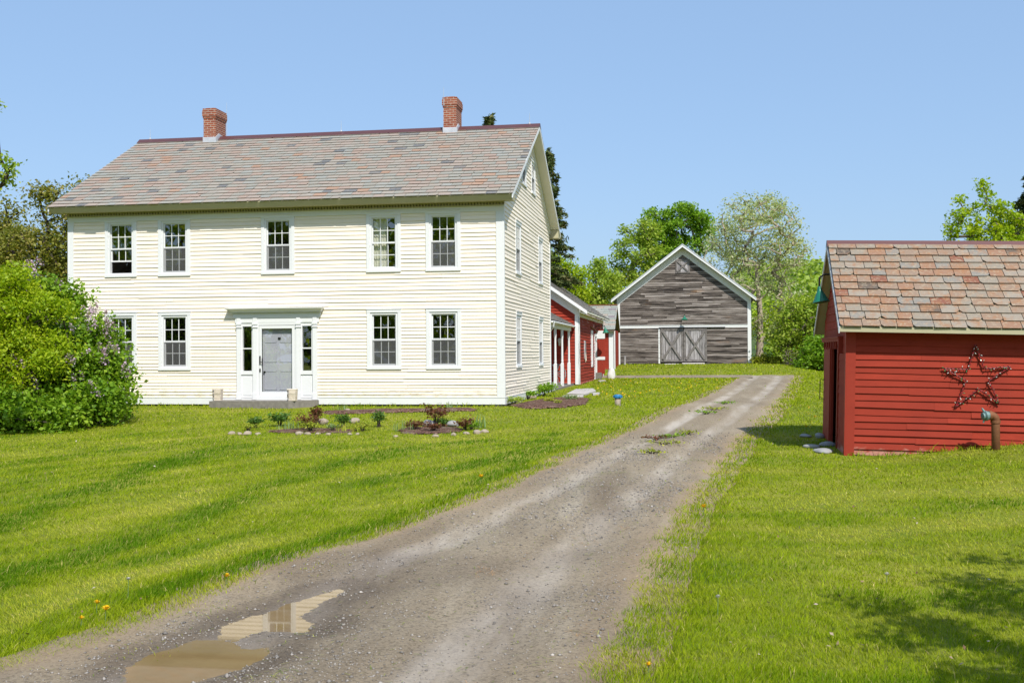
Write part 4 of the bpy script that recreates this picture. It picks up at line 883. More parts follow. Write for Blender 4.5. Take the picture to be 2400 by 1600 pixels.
# ------------------------------------------------------------------ stones
for k, (u, v, r) in enumerate([(543, 1018, .15), (561, 1019, .14), (580, 1019, .19), (605, 1019, .12), (702, 1019, .16), (721, 1019, .14), (745, 1019, .11), (770, 1019, .10), (820, 1019, .10), (838, 1019, .11), (928, 1024, .09), (1020, 1024, .13), (1063, 1021, .14), (1093, 1018, .13), (1118, 1016, .17), (1135, 1014, .16)]):
    x, y = hit(u, v); wd = ('cream', 'whitish', 'tan', 'pale')[k % 4]
    ords = ['leftmost', 'second', 'third', 'fourth', 'fifth', 'sixth', 'seventh', 'eighth', 'ninth', 'tenth', 'eleventh', 'twelfth', 'thirteenth', 'fourteenth', 'fifteenth', 'rightmost']
    rock('edging_stone', (x, y, ztf(x, y)+r*.14), (r*.6, r*.45, r*.34), MAT['rock'], f'pale round stone edging the flower bed, {ords[k]} from the left' if 0 < k < 15 else f'pale round stone edging the flower bed, {ords[k]} of the row', 'stone', 'stones edging the flower bed', k)
for k, (u, v, r, lb, mt) in enumerate([(757, 994, .17, 'flat cream stone behind the reddish shrub at the back of the bed', 'rock'), (831, 992, .15, 'rounded cream stone at the middle back of the flower bed', 'rock'), (1008, 1000, .18, 'gray stone left of the small maple in the flower bed', 'rock_g'), (1062, 1000, .16, 'gray stone right of the small maple in the flower bed', 'rock_g'), (815, 964, .09, 'small white stone in the mulch strip by the house wall', 'rock')]):
    x, y = hit(u, v); rock('bed_stone', (x, y, ztf(x, y)+r*.35), (r*.95, r*.75, r*.55), MAT[mt], lb, 'stone', 'stones inside the beds', 40+k)
for k, (u, v, r, fl, lb) in enumerate([(1922, 1027, .085, .95, 'round gray stone in the shade at the shed corner'), (1888, 1024, .12, .4, 'flat gray stone farthest from the shed corner'), (1903, 1050, .14, .35, 'flat gray slab by the shed doorway, left of the stone pile'), (1928, 1060, .16, .35, 'flat gray slab lowest in the pile by the shed corner'), (1940, 1045, .13, .45, 'flat gray slab right by the shed sill')]):
    x, y = hit(u, v); rock('shed_stone', (x, y, ztf(x, y)+r*.45*fl), (r*1.3, r, r*fl), MAT['rock_g'], lb, 'stone', 'stones beside the red shed', 60+k)
for k, (u, v, r, lb) in enumerate([(1215, 943, .13, 'brown stone against the base board of the cream gable wall'), (1246, 934, .15, 'pinkish stone half hidden in leaves by the gable wall')]):
    x, y = hit(u, v); rock('wall_stone', (x, y, ztf(x, y)+r*.3), (r*1.1, r, r*.8), MAT['rock'], lb, 'stone', None, 80+k)

# ------------------------------------------------------------------ foliage
def quads_at(P, size, up=.35, aspect=.6, droop=0., rg=rng):
    """leaf shaped faces (rhombs bent along the midrib) centred on the points P"""
    n = len(P); d = rg.normal(size=(n, 3)); d[:, 2] = d[:, 2]*.6-droop; d /= np.linalg.norm(d, axis=1)[:, None]
    nn = rg.normal(size=(n, 3)); nn[:, 2] = np.abs(nn[:, 2])+up; w = np.cross(d, nn); w /= np.linalg.norm(w, axis=1)[:, None]+1e-9
    s = (size*rg.uniform(.6, 1.35, n))[:, None]; a = aspect*rg.uniform(.8, 1.2, n)[:, None]
    nrm = np.cross(w, d)
    V = np.stack([P-d*s*.5, P+w*s*.5*a+nrm*s*.08, P+d*s*.5, P-w*s*.5*a+nrm*s*.08], 1).reshape(-1, 3)
    return V, np.arange(4*n).reshape(n, 4)
def skeleton(base, trunk, att, rg):
    """grow limbs: every clump joins the nearest limb that is closer to the root"""
    N = [np.array(p, float) for p in trunk]; par = [-1]+list(range(len(trunk)-1)); ends = []
    root = N[0]; order = np.argsort(np.linalg.norm(att-N[min(1, len(N)-1)], axis=1))
    for k in order:
        a = att[k]; A = np.array(N); d = np.linalg.norm(A-a, axis=1); dz = a[2]-A[:, 2]; pen = d+np.maximum(0, -dz)*1.2+np.where(np.linalg.norm(A-root, axis=1) > np.linalg.norm(a-root), 2, 0)*d
        if len(trunk) > 2: pen[0] = 1e9
        j = int(np.argmin(pen)); p = j; st = N[j]; ln = np.linalg.norm(a-st); ns = max(1, int(ln/.7))
        for q in range(1, ns+1):
            t = q/ns; w = st+(a-st)*t+rg.normal(size=3)*.05*ln*(1-t)+np.array([0, 0, -.08*ln*math.sin(PI*t)]); N.append(w); par.append(p); p = len(N)-1
        ends.append(p)
    cnt = np.zeros(len(N))
    for e in ends:
        while e >= 0: cnt[e] += 1; e = par[e]
    return N, par, cnt
def limbs(N, par, cnt, r0, rmin, sides=5):
    V, F = [], []; tot = cnt[0]+1; R = rmin+(r0-rmin)*np.sqrt(cnt/tot); t = np.linspace(0, 2*PI, sides, endpoint=False)
    for i, p in enumerate(par):
        if p < 0: continue
        a, b = N[p], N[i]; d = b-a; L = np.linalg.norm(d)
        if L < 1e-5: continue
        d = d/L; x = np.cross(d, [.3, .2, 1.]) ; x = x/(np.linalg.norm(x)+1e-9); y = np.cross(d, x); k = len(V)
        ra = min(R[p], R[i]*1.25) if p else R[p]*1.15
        for c, r in ((a, ra), (b, R[i])):
            for q in t: V.append(c+(x*math.cos(q)+y*math.sin(q))*r)
        for q in range(sides): F.append((k+q, k+(q+1) % sides, k+sides+(q+1) % sides, k+sides+q))
    return np.array(V), np.array(F)
def tree(name, label, base, blobs, natt, nleaf, size, spread, leafm, barkm='bark', r0=.2, th=None, cat='tree', group=None, seed=1, up=.35, droop=0., aspect=.6, stems=None, tone=None, bare=0., rmin=.012, crown='crown'):
    rg = np.random.default_rng(seed); bx, by = base[0], base[1]; bz = base[2] if len(base) > 2 else ztf(bx, by); B = np.array([bx, by, bz])
    root = empty(name, tuple(B), label, cat, group)
    bl = np.array([b[:6] for b in blobs], float); vol = bl[:, 3]*bl[:, 4]*bl[:, 5]; vol = vol**.8; pick = rg.choice(len(bl), natt, p=vol/vol.sum())
    d = rg.normal(size=(natt, 3)); d /= np.linalg.norm(d, axis=1)[:, None]; rr = rg.uniform(.08, 1, natt)**.42
    att = B+bl[pick, :3]+d*rr[:, None]*bl[pick, 3:6]; att[:, 2] = np.maximum(att[:, 2], bz+.12)
    top = th or (bl[:, 2].max()*.8); cx = (bl[:, 0]*vol).sum()/vol.sum()*.5; cy = (bl[:, 1]*vol).sum()/vol.sum()*.5
    V, F, nv = [], [], 0
    groups = [att] if not stems else [att[np.arange(natt) % stems == k] for k in range(stems)]
    tubes = []
    for g, a in enumerate(groups):
        off = np.array([0, 0, 0.]) if not stems else np.append(rg.normal(size=2)*.35, 0)
        tr = [B+off+np.array([cx*t+.05*top*math.sin(t*4+g)*.4, cy*t, top*t-.15*(t == 0)]) for t in np.linspace(0, 1, 9)]
        N, par, cnt = skeleton(B, tr, a, rg); v, f = limbs(N, par, cnt, r0, rmin); V.append(v); F.append(f+nv); nv += len(v)
        tubes.append((N, par, cnt))
    np_mesh('trunk', np.vstack(V), np.vstack(F), MAT[barkm], root)
    live = att[rg.uniform(size=natt) >= bare]
    m = nleaf//len(live); Pn = np.repeat(live, m, 0); sp = np.clip(rg.normal(size=Pn.shape), -1.7, 1.7)*spread*np.array([1, 1, .72]); P = Pn+sp
    extra = []
    for N, par, cnt in tubes:   # leaves along the thin limbs too
        for i, p in enumerate(par):
            if p > 8 and cnt[i] <= 2: extra.append(N[i])
    if extra:
        E = np.repeat(np.array(extra), max(2, m//5), 0); P = np.vstack([P, E+rg.normal(size=E.shape)*spread*.45])
    P[:, 2] = np.maximum(P[:, 2], zt(P[:, 0], P[:, 1])+.03)
    lv, lf = quads_at(P, size, up, aspect, droop, rg)
    clump = np.repeat(rg.uniform(-.22, .22, len(live)), m); clump = np.concatenate([clump, np.zeros(len(P)-len(clump))])
    rnd = np.clip(rg.normal(.5, .22, len(P))+clump, .01, .99)
    np_mesh(crown, lv, lf, MAT[leafm], root, rnd=rnd)
    return root, att, rg
def conifer(name, label, base, H, R, seed, group=None, n0=11, leafm='L_spruce', size=.2, start=.08, dens=1.):
    rg = np.random.default_rng(seed); bz = ztf(*base[:2]); B = np.array([base[0], base[1], bz]); root = empty(name, tuple(B), label, 'conifer', group)
    m = MB(); m.tube([tuple(B+np.array([0, 0, H*t])) for t in (0, .3, .6, .9, 1)], [H*.016, H*.012, H*.007, H*.003, .01], 7)
    Ps = []; z = start*H
    while z < H*.985:
        f = 1-z/H; L = R*(f**.8)*rg.uniform(.72, 1.12)+.12; nb = max(4, int(n0*(.45+f*.6)))
        for k in range(nb):
            t = rg.uniform(0, 2*PI); l = L*rg.uniform(.65, 1.1); dr = .30*l*rg.uniform(.6, 1.3)
            tip = B+np.array([math.cos(t)*l, math.sin(t)*l, z-dr+.25*l*.3]); st = B+np.array([0, 0, z])
            mid = (st+tip)/2+np.array([0, 0, -.05*l]); m.tube([tuple(st), tuple(mid), tuple(tip)], [.022+.006*l, .014, .005], 4, cap=False)
            n = int((30+l*85)*dens); s = rg.uniform(.05, 1, n)**.75; q = st*(1-s)[:, None]+tip*s[:, None]; q += np.stack([rg.normal(size=n)*.10*(1.25-s)*l**.6, rg.normal(size=n)*.10*(1.25-s)*l**.6, rg.normal(size=n)*.05-.05*s*l*.3-np.abs(rg.normal(size=n))*.06], 1); Ps.append(q)
        z += H*.022*(.5+f)+.1
    n = 60; Ps.append(B+np.stack([rg.normal(size=n)*.06, rg.normal(size=n)*.06, H-rg.uniform(0, .8, n)], 1))
    m.build('trunk', MAT['bark_d'], root); P = np.vstack(Ps); v, f = quads_at(P, size, .1, .28, .15, rg)
    np_mesh('crown', v, f, MAT[leafm], root, rnd=np.clip(rg.normal(.45, .25, len(P)), 0, 1)); return root

def gb(u, v, Y): p = atY(u, v, Y); return (p.x, p.y, p.z)
def sc(Y): return Y/FPX      # metres per photo pixel at depth Y
def blob(u, v, Y, ru, rv, base, ry=None):
    """an ellipsoid of crown at photo place u, v and depth Y, as an offset from the tree's base"""
    p = atY(u, v, Y); k = sc(Y); return (p.x-base[0], p.y-base[1], p.z-base[2], ru*k, (ry or ru)*k, rv*k)
def mk(base): return (base[0], base[1], ztf(*base))

# lilac and the shrub in front of the house's left end
b = mk((-16.0, 26.2))
lil, latt, lrg = tree('lilac_bush', 'broad dark green lilac bush with purple flower clusters by the left end of the house', b,
    [blob(170, 835, 26, 98, 118, b), blob(215, 895, 25.6, 85, 90, b), blob(120, 712, 26.5, 72, 54, b), blob(90, 900, 25.2, 110, 92, b), blob(222, 800, 26, 44, 52, b), blob(265, 850, 26, 36, 40, b), blob(60, 760, 26.5, 90, 95, b), blob(235, 935, 25, 66, 45, b), blob(50, 960, 23.6, 75, 42, b), blob(130, 960, 24.2, 75, 42, b), blob(-30, 950, 23.5, 70, 55, b), blob(90, 985, 23.6, 90, 24, b)],
    440, 58000, .105, .26, 'L_lilac', 'bark_d', .06, 2.2, 'bush', None, 4, stems=7, aspect=.75)
bl = np.array([a for a in latt if (a[1] < b[1]+.6 and a[2] > b[2]+.8) or a[2] > b[2]+2.4]); pk = lrg.choice(len(bl), 150, replace=False); FP, = [[]]
for a in bl[pk]:
    d = a-np.array([b[0], b[1]+.8, b[2]+1.6]); d = d/np.linalg.norm(d); c = a+d*.30+np.array([0, -.12, .10]); ax = np.array([lrg.normal()*.3, -.25+lrg.normal()*.2, 1.]); ax /= np.linalg.norm(ax)
    for cl in range(lrg.integers(1, 4)):
        c2 = c+lrg.normal(size=3)*.08; n = 34; t = lrg.uniform(0, 1, n); FP.append(c2+ax*(t*.22)[:, None]+lrg.normal(size=(n, 3))*(.05*(1-t*.75))[:, None])
P = np.vstack(FP); v, f = quads_at(P, .05, .4, .9, 0, lrg); o = np_mesh('flower_clusters', v, f, MAT['blossom'], lil, rnd=np.clip(lrg.normal(.5, .25, len(P)), 0, 1)); o['kind'] = 'stuff'
b = mk((-15.4, 24.4))
tree('lime_green_shrub', 'tall bright yellow-green leafy shrub at the left edge in front of the lilac', b,
    [blob(10, 710, 24.4, 78, 66, b), blob(65, 770, 24.2, 66, 62, b), blob(0, 850, 24, 88, 86, b), blob(115, 720, 24.6, 44, 42, b), blob(95, 850, 24.2, 52, 36, b), blob(50, 650, 24.5, 40, 30, b), blob(140, 800, 24.6, 36, 30, b), blob(-60, 800, 24.6, 120, 150, b), blob(10, 925, 24, 55, 45, b), blob(-40, 660, 24.6, 70, 50, b)],
    230, 38000, .10, .2, 'L_lime', 'bark_d', .05, 2.4, 'shrub', None, 5, stems=6, droop=.5, aspect=.5)
# trees behind the left end of the house
b = mk((-23.5, 39))
tree('apple_tree', 'olive-leaved apple tree with open twiggy top rising behind the left house corner', b,
    [blob(140, 590, 38.5, 70, 85, b), blob(120, 470, 38.5, 40, 50, b), blob(165, 520, 38.5, 40, 50, b), blob(60, 600, 39, 80, 80, b), blob(175, 440, 38.5, 24, 30, b), blob(110, 445, 38.5, 22, 22, b), blob(130, 690, 38.5, 80, 60, b)],
    190, 17000, .13, .30, 'L_olive', 'bark_d', .2, 2.8, seed=6)
b = mk((-28, 41))
tree('apple_tree', 'dark olive apple tree at the left edge, behind the shrubs', b,
    [blob(10, 590, 41, 75, 95, b), blob(30, 490, 41, 22, 35, b), blob(-40, 560, 41, 80, 100, b), blob(0, 680, 41, 90, 60, b), blob(40, 560, 41, 40, 55, b)],
    130, 12000, .14, .32, 'L_olive', 'bark_d', .2, 2.8, seed=7)
# tree whose branches hang in from the left
b = mk((-17.2, 19))
tree('leaning_tree', 'leafy tree beyond the left edge whose branch tips hang into the sky', b,
    [blob(-8, 388, 19, 66, 20, b, 60), blob(-4, 425, 19, 26, 34, b, 60), blob(-6, 238, 19, 36, 20, b, 60), blob(-230, 330, 19, 170, 190, b), blob(-330, 200, 19, 170, 150, b)],
    300, 16000, .085, .11, 'L_bush', 'bark_d', .2, 3.4, seed=8, droop=.5)
# conifers behind the house
conifer('spruce_tree', 'dark spruce whose tip shows over the ridge right of the right chimney', (-9.5, 52), (829-258)*52/FPX+1.4, 3.7, 21, 'spruces behind the house', size=.34, start=.4)
conifer('spruce_tree', 'dark spruce whose right side shows past the gable of the cream house', (-7.25, 56), (829-345)*56/FPX+1.4, 2.5, 22, 'spruces behind the house', n0=5, dens=.5, size=.34, start=.15)
conifer('spruce_tree', 'dark spruce at the right edge behind the red shed', (16.75, 58), (829-400)*58/FPX+1.4, 3.4, 23, None, size=.34, start=.2)
# deciduous trees behind the wing and the barn
def bgt(name, label, u, Y, blobs, natt, nl, size, spread, leafm, seed, r0=.22, th=None, bark='bark', **kw):
    p = atY(u, 829, Y); b = mk((p.x, Y)); return tree(name, label, b, [blob(*q, b) if len(q) == 5 else blob(*q[:5], b, q[5]) for q in blobs], natt, nl, size, spread, leafm, bark, r0, th, seed=seed, **kw)
bgt('maple_tree', 'bright green maple between the cream gable and the red wing roof', 1320, 72, [(1315, 650, 72, 48, 48), (1300, 620, 72, 28, 34), (1350, 680, 72, 40, 35), (1285, 680, 72, 50, 60), (1270, 610, 72, 24, 24)], 90, 7800, .22, .34, 'L_lime', 31)
bgt('birch_tree', 'slender light green tree with pale trunk left of the barn roof', 1400, 88, [(1395, 640, 88, 24, 36), (1402, 690, 88, 34, 40), (1425, 670, 88, 30, 40), (1385, 700, 88, 30, 30)], 70, 5200, .23, .32, 'L_bush', 32, .13)
bgt('maple_tree', 'mid green maple standing behind the left slope of the barn roof', 1485, 92, [(1485, 590, 92, 45, 65), (1450, 640, 92, 40, 55), (1510, 540, 92, 30, 34), (1470, 680, 92, 60, 45), (1520, 640, 92, 50, 70)], 120, 10500, .24, .36, 'L_bush', 33)
bgt('maple_tree', 'tall dark green maple directly behind the barn peak', 1590, 96, [(1600, 545, 96, 70, 62), (1550, 515, 96, 38, 45), (1620, 500, 96, 38, 30), (1570, 620, 96, 70, 55), (1650, 540, 96, 38, 45), (1540, 570, 96, 40, 50), (1590, 495, 96, 24, 22)], 170, 17500, .24, .34, 'L_maple', 34, .3)
bgt('poplar_tree', 'tall pale silvery tree just right of the barn with an open airy crown', 1778, 79, [(1775, 540, 79, 95, 85), (1700, 600, 79, 60, 60), (1840, 600, 79, 58, 70), (1760, 640, 79, 85, 60), (1800, 490, 79, 62, 36), (1720, 510, 79, 42, 40), (1860, 560, 79, 34, 40), (1840, 690, 79, 50, 40), (1700, 560, 79, 48, 46), (1795, 760, 79, 40, 30, 50), (1885, 590, 79, 16, 24)], 400, 13500, .18, .34, 'L_pale', 35, .26, 7.0, rmin=.022, bark='bark_l')
bgt('apple_tree', 'low spreading blossoming tree with white flowers right of the poplar', 1870, 74, [(1845, 770, 74, 55, 40), (1900, 770, 74, 60, 60), (1890, 720, 74, 50, 36), (1830, 820, 74, 36, 22), (1930, 830, 74, 50, 36), (1960, 760, 74, 60, 60)], 150, 11000, .19, .36, 'L_bush', 36, .16, 2.4)
p = atY(1880, 760, 73.5); rgp = np.random.default_rng(77)
bgt('scrub_tree', 'pale green scrubby tree on the slope behind the blossoming tree', 1905, 90, [(1905, 730, 90, 60, 36), (1850, 745, 90, 60, 40), (1960, 740, 90, 70, 60), (1800, 760, 90, 40, 40), (1890, 800, 90, 80, 60)], 150, 10500, .26, .5, 'L_lime', 37, .14)
bgt('round_shrub', 'low round yellow-green shrub at the foot of the poplar', 1805, 75, [(1805, 858, 75, 36, 18), (1790, 850, 75, 24, 22), (1825, 865, 75, 24, 14)], 50, 4000, .15, .25, 'L_gold', 38, .04, .5, cat='shrub')
bgt('bare_thicket', 'gray twiggy thicket in front of the dark green shrubs right of the barn', 1860, 73, [(1855, 840, 73, 36, 32), (1890, 845, 73, 30, 30)], 90, 600, .14, .2, 'L_bush', 39, .035, .9, cat='thicket', stems=9, bare=.5)
bgt('dark_shrub', 'dense green shrub beside the left edge of the red shed', 1920, 71, [(1925, 815, 71, 40, 40), (1900, 840, 71, 36, 30), (1950, 840, 71, 50, 40)], 80, 7000, .17, .3, 'L_maple', 40, .05, .8, cat='shrub')
bgt('maple_tree', 'bright green tree with spiky top branches above the red shed roof', 2320, 46, [(2320, 540, 46, 80, 60), (2300, 470, 46, 26, 50), (2360, 500, 46, 36, 50), (2270, 520, 46, 34, 40), (2390, 550, 46, 60, 60), (2235, 545, 46, 26, 18), (2340, 610, 46, 110, 60), (2310, 430, 46, 11, 18), (2262, 465, 46, 14, 18), (2400, 620, 46, 100, 60)], 150, 12000, .14, .18, 'L_lime', 41, .16, 5.5)
# trees behind the photographer: they stand in the window panes and one shades the near right lawn
for k, (x, y, h, w_, lb) in enumerate([(-44, -14, 15, 6, 'westernmost tall maple behind the camera'), (-35, -11, 17, 6, 'second tall maple behind the camera from the west'), (-26, -15, 16, 6, 'tall maple behind the camera opposite the front door'), (-17, -12, 15, 5.5, 'tall maple behind the camera, left of the drive mouth'), (-8, -18, 14, 5, 'tall maple behind the camera on the drive mouth'), (-52, -6, 15, 6, 'tall maple behind the camera far out to the west')]):
    b = mk((x, y)); tree('roadside_maple', lb, b, [(0, 0, h*.6, w_, w_, h*.36), (w_*.5, 0, h*.42, w_*.7, w_*.7, h*.25), (-w_*.5, 0, h*.4, w_*.7, w_*.7, h*.25), (0, 0, h*.82, w_*.6, w_*.6, h*.16), (0, 0, h*.17, w_*1.1, w_*.8, h*.15)], 130, 5200, .55, .8, 'L_lime', 'bark', .3, h*.6, group='maples behind the camera', seed=50+k)
b = mk((8.2, 4.6)); tree('shade_maple', 'spreading tree just right of the camera that shades the near lawn', b, [(-3.9, 1.1, 4.4, 1.5, .55, .35), (-3.2, .2, 4.5, 1.5, .5, .4), (-3.5, -.9, 4.2, 1.3, .45, .3), (-2.0, .3, 4.9, 1.6, 1.5, .6), (-3.0, -1.6, 4.0, 1.5, .35, .3), (-4.3, .4, 4.0, .9, .35, .25), (-3.0, 3.0, 4.4, 1.3, .5, .35), (-3.7, 2.1, 4.6, 1.2, .4, .3), (-2.4, 3.8, 4.8, 1.4, .5, .4), (.3, 0, 5.8, 2.2, 2., 1.4)], 220, 17000, .12, .20, 'L_maple', 'bark', .18, 4.6, seed=60)

# far wooded hill
hx = np.linspace(-420, 520, 120); hy = np.linspace(240, 900, 60)
def hz(x, y): return -6+34*sstep(240, 620, y)*(1+.25*np.sin(x*.011+1)+.12*np.sin(x*.03))*(1+.25*sstep(-50, 250, x))
hm = NT('wooded_hill'); hill = grid_mesh('hills', hx, hy, hz, hm.pbr(hm.ramp(hm.noise(.06, hm.obj(), 8, .7), [(.3, (.02, .045, .015)), (.5, (.05, .085, .02)), (.7, (.10, .14, .035))]), .95)); tag(hill, kind='structure')
n = 2600; tx = rng.uniform(20, 260, n); ty = rng.uniform(250, 640, n); P = np.repeat(np.stack([tx, ty, hz(tx, ty)+3], 1), 16, 0)+rng.normal(size=(n*16, 3))*np.array([2.2, 2.2, 1.9])
v, f = quads_at(P, 2.0, .6, .8); o = np_mesh('hill_woods', v, f, MAT['L_bush'], rnd=np.clip(np.repeat(rng.uniform(0, .8, n), 16)+rng.normal(size=n*16)*.1, 0, 1)); tag(o, 'hazy green woods covering the hillside far behind the barn', 'woods', None, 'stuff')

# ------------------------------------------------------------------ small plants
def plant(name, label, u, v, h, w, leafm, n, size, kind='bush', seed=0, group=None, cat='plant'):
    h *= .68; w *= .72; size *= .72; n = int(n*.75)
    rg = np.random.default_rng(900+seed); x, y = hit(u, v); z = ztf(x, y)+.01; root = empty(name, (x, y, z), label, cat, group); B = np.array([x, y, z])
    if kind == 'blades':
        V, F = [], []
        for k in range(n):
            t = rg.uniform(0, 2*PI); le = rg.uniform(.05, .4)*h; hh = h*rg.uniform(.6, 1.1); q = B+np.array([rg.normal()*w*.4, rg.normal()*w*.25, 0]); d = np.array([math.cos(t), math.sin(t), 0]); s = np.array([-d[1], d[0], 0])*size*.5
            a = q+d*le*.35+[0, 0, hh*.55]; c = q+d*le+[0, 0, hh]; i0 = len(V); V += [q-s, q+s, a+s, a-s, c+s*.2, c-s*.2]; F += [(i0, i0+1, i0+2, i0+3), (i0+3, i0+2, i0+4, i0+5)]
        np_mesh('blades', np.array(V), np.array(F), MAT[leafm], root, rnd=np.clip(rg.normal(.5, .25, len(F)), 0, 1)); return root
    m = MB(); tips = []
    ns = 7 if kind != 'tree' else 9
    for k in range(ns):
        t = 2*PI*k/ns+rg.uniform(-.3, .3); r = w*.5*rg.uniform(.4, 1); tip = B+np.array([math.cos(t)*r, math.sin(t)*r, h*rg.uniform(.6, .95)])
        st = B+np.array([math.cos(t)*.03, math.sin(t)*.03, 0]); mid = B+np.array([math.cos(t)*r*.3, math.sin(t)*r*.3, h*.45]); m.tube([tuple(st), tuple(mid), tuple(tip)], [.012, .008, .003], 4, cap=False); tips += [tip, (mid+tip)/2 if kind != 'tree' else tip*.7+mid*.3]
    m.build('stem', MAT['bark_d'], root); tips = np.array(tips); P = np.repeat(tips, max(1, n//len(tips)), 0); P = P+rg.normal(size=P.shape)*np.array([w*.14, w*.14, h*.13]); P[:, 2] = np.maximum(P[:, 2], z+.02)
    vv, ff = quads_at(P, size, .4, .5, .1, rg); np_mesh('leaves', vv, ff, MAT[leafm], root, rnd=np.clip(rg.normal(.5, .25, len(P)), 0, 1)); return root
G = 'plants in the flower bed'
for k, a in enumerate([
    ('leafy_plant', 'small dark green leafy plant at the left end of the flower bed', 599, 1003, .34, .42, 'L_deep', 420, .09),
    ('low_plant', 'low yellow-green plant above the leftmost edging stones', 582, 1010, .24, .5, 'L_gold', 300, .07),
    ('peony_plant', 'biggest dark green bushy plant, left part of the flower bed', 656, 999, .42, .62, 'L_deep', 700, .10),
    ('iris_plant', 'clump of upright pale green blades left of the brown shrub', 680, 1007, .32, .3, 'L_blade', 26, .03, 'blades'),
    ('iris_plant', 'thin tuft of pale blades beside the upright blade clump', 662, 1008, .2, .3, 'L_blade', 16, .02, 'blades'),
    ('brown_shrub', 'wide reddish-green shrub in the flower bed before the tall red shrub', 722, 1008, .52, .75, 'L_red', 420, .09),
    ('leafy_plant', 'olive leafy growth at the foot of the wide reddish shrub', 728, 1012, .3, .6, 'L_gold', 360, .08),
    ('red_shrub', 'tall narrow red-brown shrub in the left half of the flower bed', 740, 998, .68, .42, 'L_red', 420, .09),
    ('silver_plant', 'gray low tuft between the red shrub and the mulch', 780, 1010, .22, .5, 'L_blade', 240, .06),
    ('leafy_plant', 'green bushy plant behind the gray tuft in the bed', 804, 1003, .4, .5, 'L_deep', 440, .09),
    ('iris_plant', 'drooping pale yellow blades in the middle of the bed', 815, 1012, .26, .4, 'L_gold', 26, .03, 'blades'),
    ('low_plant', 'yellow-green low plant right of the bed middle', 850, 1010, .3, .7, 'L_gold', 420, .08),
    ('leafy_plant', 'pointed dark green plant right of the bed middle', 888, 1001, .5, .42, 'L_deep', 420, .09),
    ('iris_plant', 'wispy pale grass tuft left of the red clumps', 940, 1010, .34, .5, 'L_blade', 30, .02, 'blades'),
    ('red_plant', 'left low dark red leafy clump on the right mulch', 972, 1008, .3, .62, 'L_red', 460, .08),
    ('red_plant', 'right low dark red leafy clump under the small maple', 1016, 1012, .26, .6, 'L_red', 420, .08),
    ('young_maple', 'small red-green maple sapling with bare stems in the bed', 1023, 1001, .66, .72, 'L_red', 520, .10, 'tree'),
    ('leafy_plant', 'dark green leafy clump just right of the maple sapling', 1040, 1000, .26, .45, 'L_deep', 320, .08),
    ('red_shrub', 'red-brown low shrub near the right end of the bed', 1090, 1008, .36, .6, 'L_red', 380, .09),
    ('iris_plant', 'gray-green sword-leaved iris at the right end of the bed', 1122, 1004, .42, .36, 'L_blade', 22, .045, 'blades'),
    ('leafy_plant', 'grassy green tuft left of the sword-leaved iris', 1105, 1008, .22, .5, 'L_maple', 300, .08),
    ('iris_plant', 'small blue-green blades in the mulch strip left', 803, 962, .28, .3, 'L_blade', 16, .035, 'blades'),
    ('iris_plant', 'small blue-green blades in the mulch strip right', 1049, 960, .3, .36, 'L_blade', 22, .04, 'blades'),
]): plant(*a[:9], kind=(a[9] if len(a) > 9 else 'bush'), seed=k, group=G)
for k, a in enumerate([
    ('leafy_plant', 'large leafy green plant by the back end of the gable wall', 1275, 928, .55, 1.1, 'L_maple', 1300, .12),
    ('leafy_plant', 'leafy green plant halfway along the gable wall', 1238, 936, .36, .7, 'L_maple', 600, .11),
    ('leafy_plant', 'low sprawling green plant near the front corner of the gable wall', 1205, 950, .32, .8, 'L_bush', 600, .09),
    ('silver_plant', 'blue-gray leafy plant on the mulch beyond the gable', 1338, 940, .26, .6, 'L_blade', 420, .08),
    ('hosta_plant', 'pale yellow hosta on the mulch by the gable', 1288, 945, .18, .4, 'L_gold', 200, .10),
    ('low_plant', 'small yellow flowering weed by the gable mulch', 1308, 950, .2, .3, 'L_gold', 150, .07)]): plant(*a[:9], seed=40+k, group='plants along the gable wall')
for k, (u, v, w_, lm, lb) in enumerate([(1528, 1066, .5, 'L_deep', 'small dark weed clump in the drive, nearest the camera of the centre strip'), (1556, 1044, .9, 'L_gold', 'widest yellow-flowering weed clump on the drive centre strip'), (1536, 1032, .8, 'L_red', 'brownish weed clump left on the drive centre strip'), (1612, 1020, .7, 'L_deep', 'dark weed clump right on the drive centre strip'), (1575, 1028, .7, 'L_maple', 'green weed clump in the middle of the drive centre strip'), (1672, 962, .9, 'L_gold', 'yellow-green weed tuft at the far end of the drive centre strip'), (1700, 948, .8, 'L_maple', 'green weed tuft farthest up the drive centre strip'), (1655, 972, .7, 'L_maple', 'low green weed tuft below the yellow-green one on the drive')]): plant('weed_clump', lb, u, v, .13, w_*1.1, 'L_gold' if lm == 'L_deep' else lm, 130, .085, seed=70+k, group='weeds in the drive')

P = np.array([hit(random.uniform(0, 1150) if random.random() < .6 else random.uniform(1560, 2400), 1010+590*random.random()**1.5) for _ in range(260)]); P = P[drive_in(P[:, 0], P[:, 1]) < -.3]; P = np.stack([P[:, 0], P[:, 1], zt(P[:, 0], P[:, 1])+.04], 1)
v, f = quads_at(P, .035, 1.5, .7); o = np_mesh('fallen_leaves', v, f, MAT['dry'], rnd=rng.uniform(0, 1, len(P))); tag(o, 'bits of dry leaf and petal lying on the lawn', 'litter', None, 'stuff')
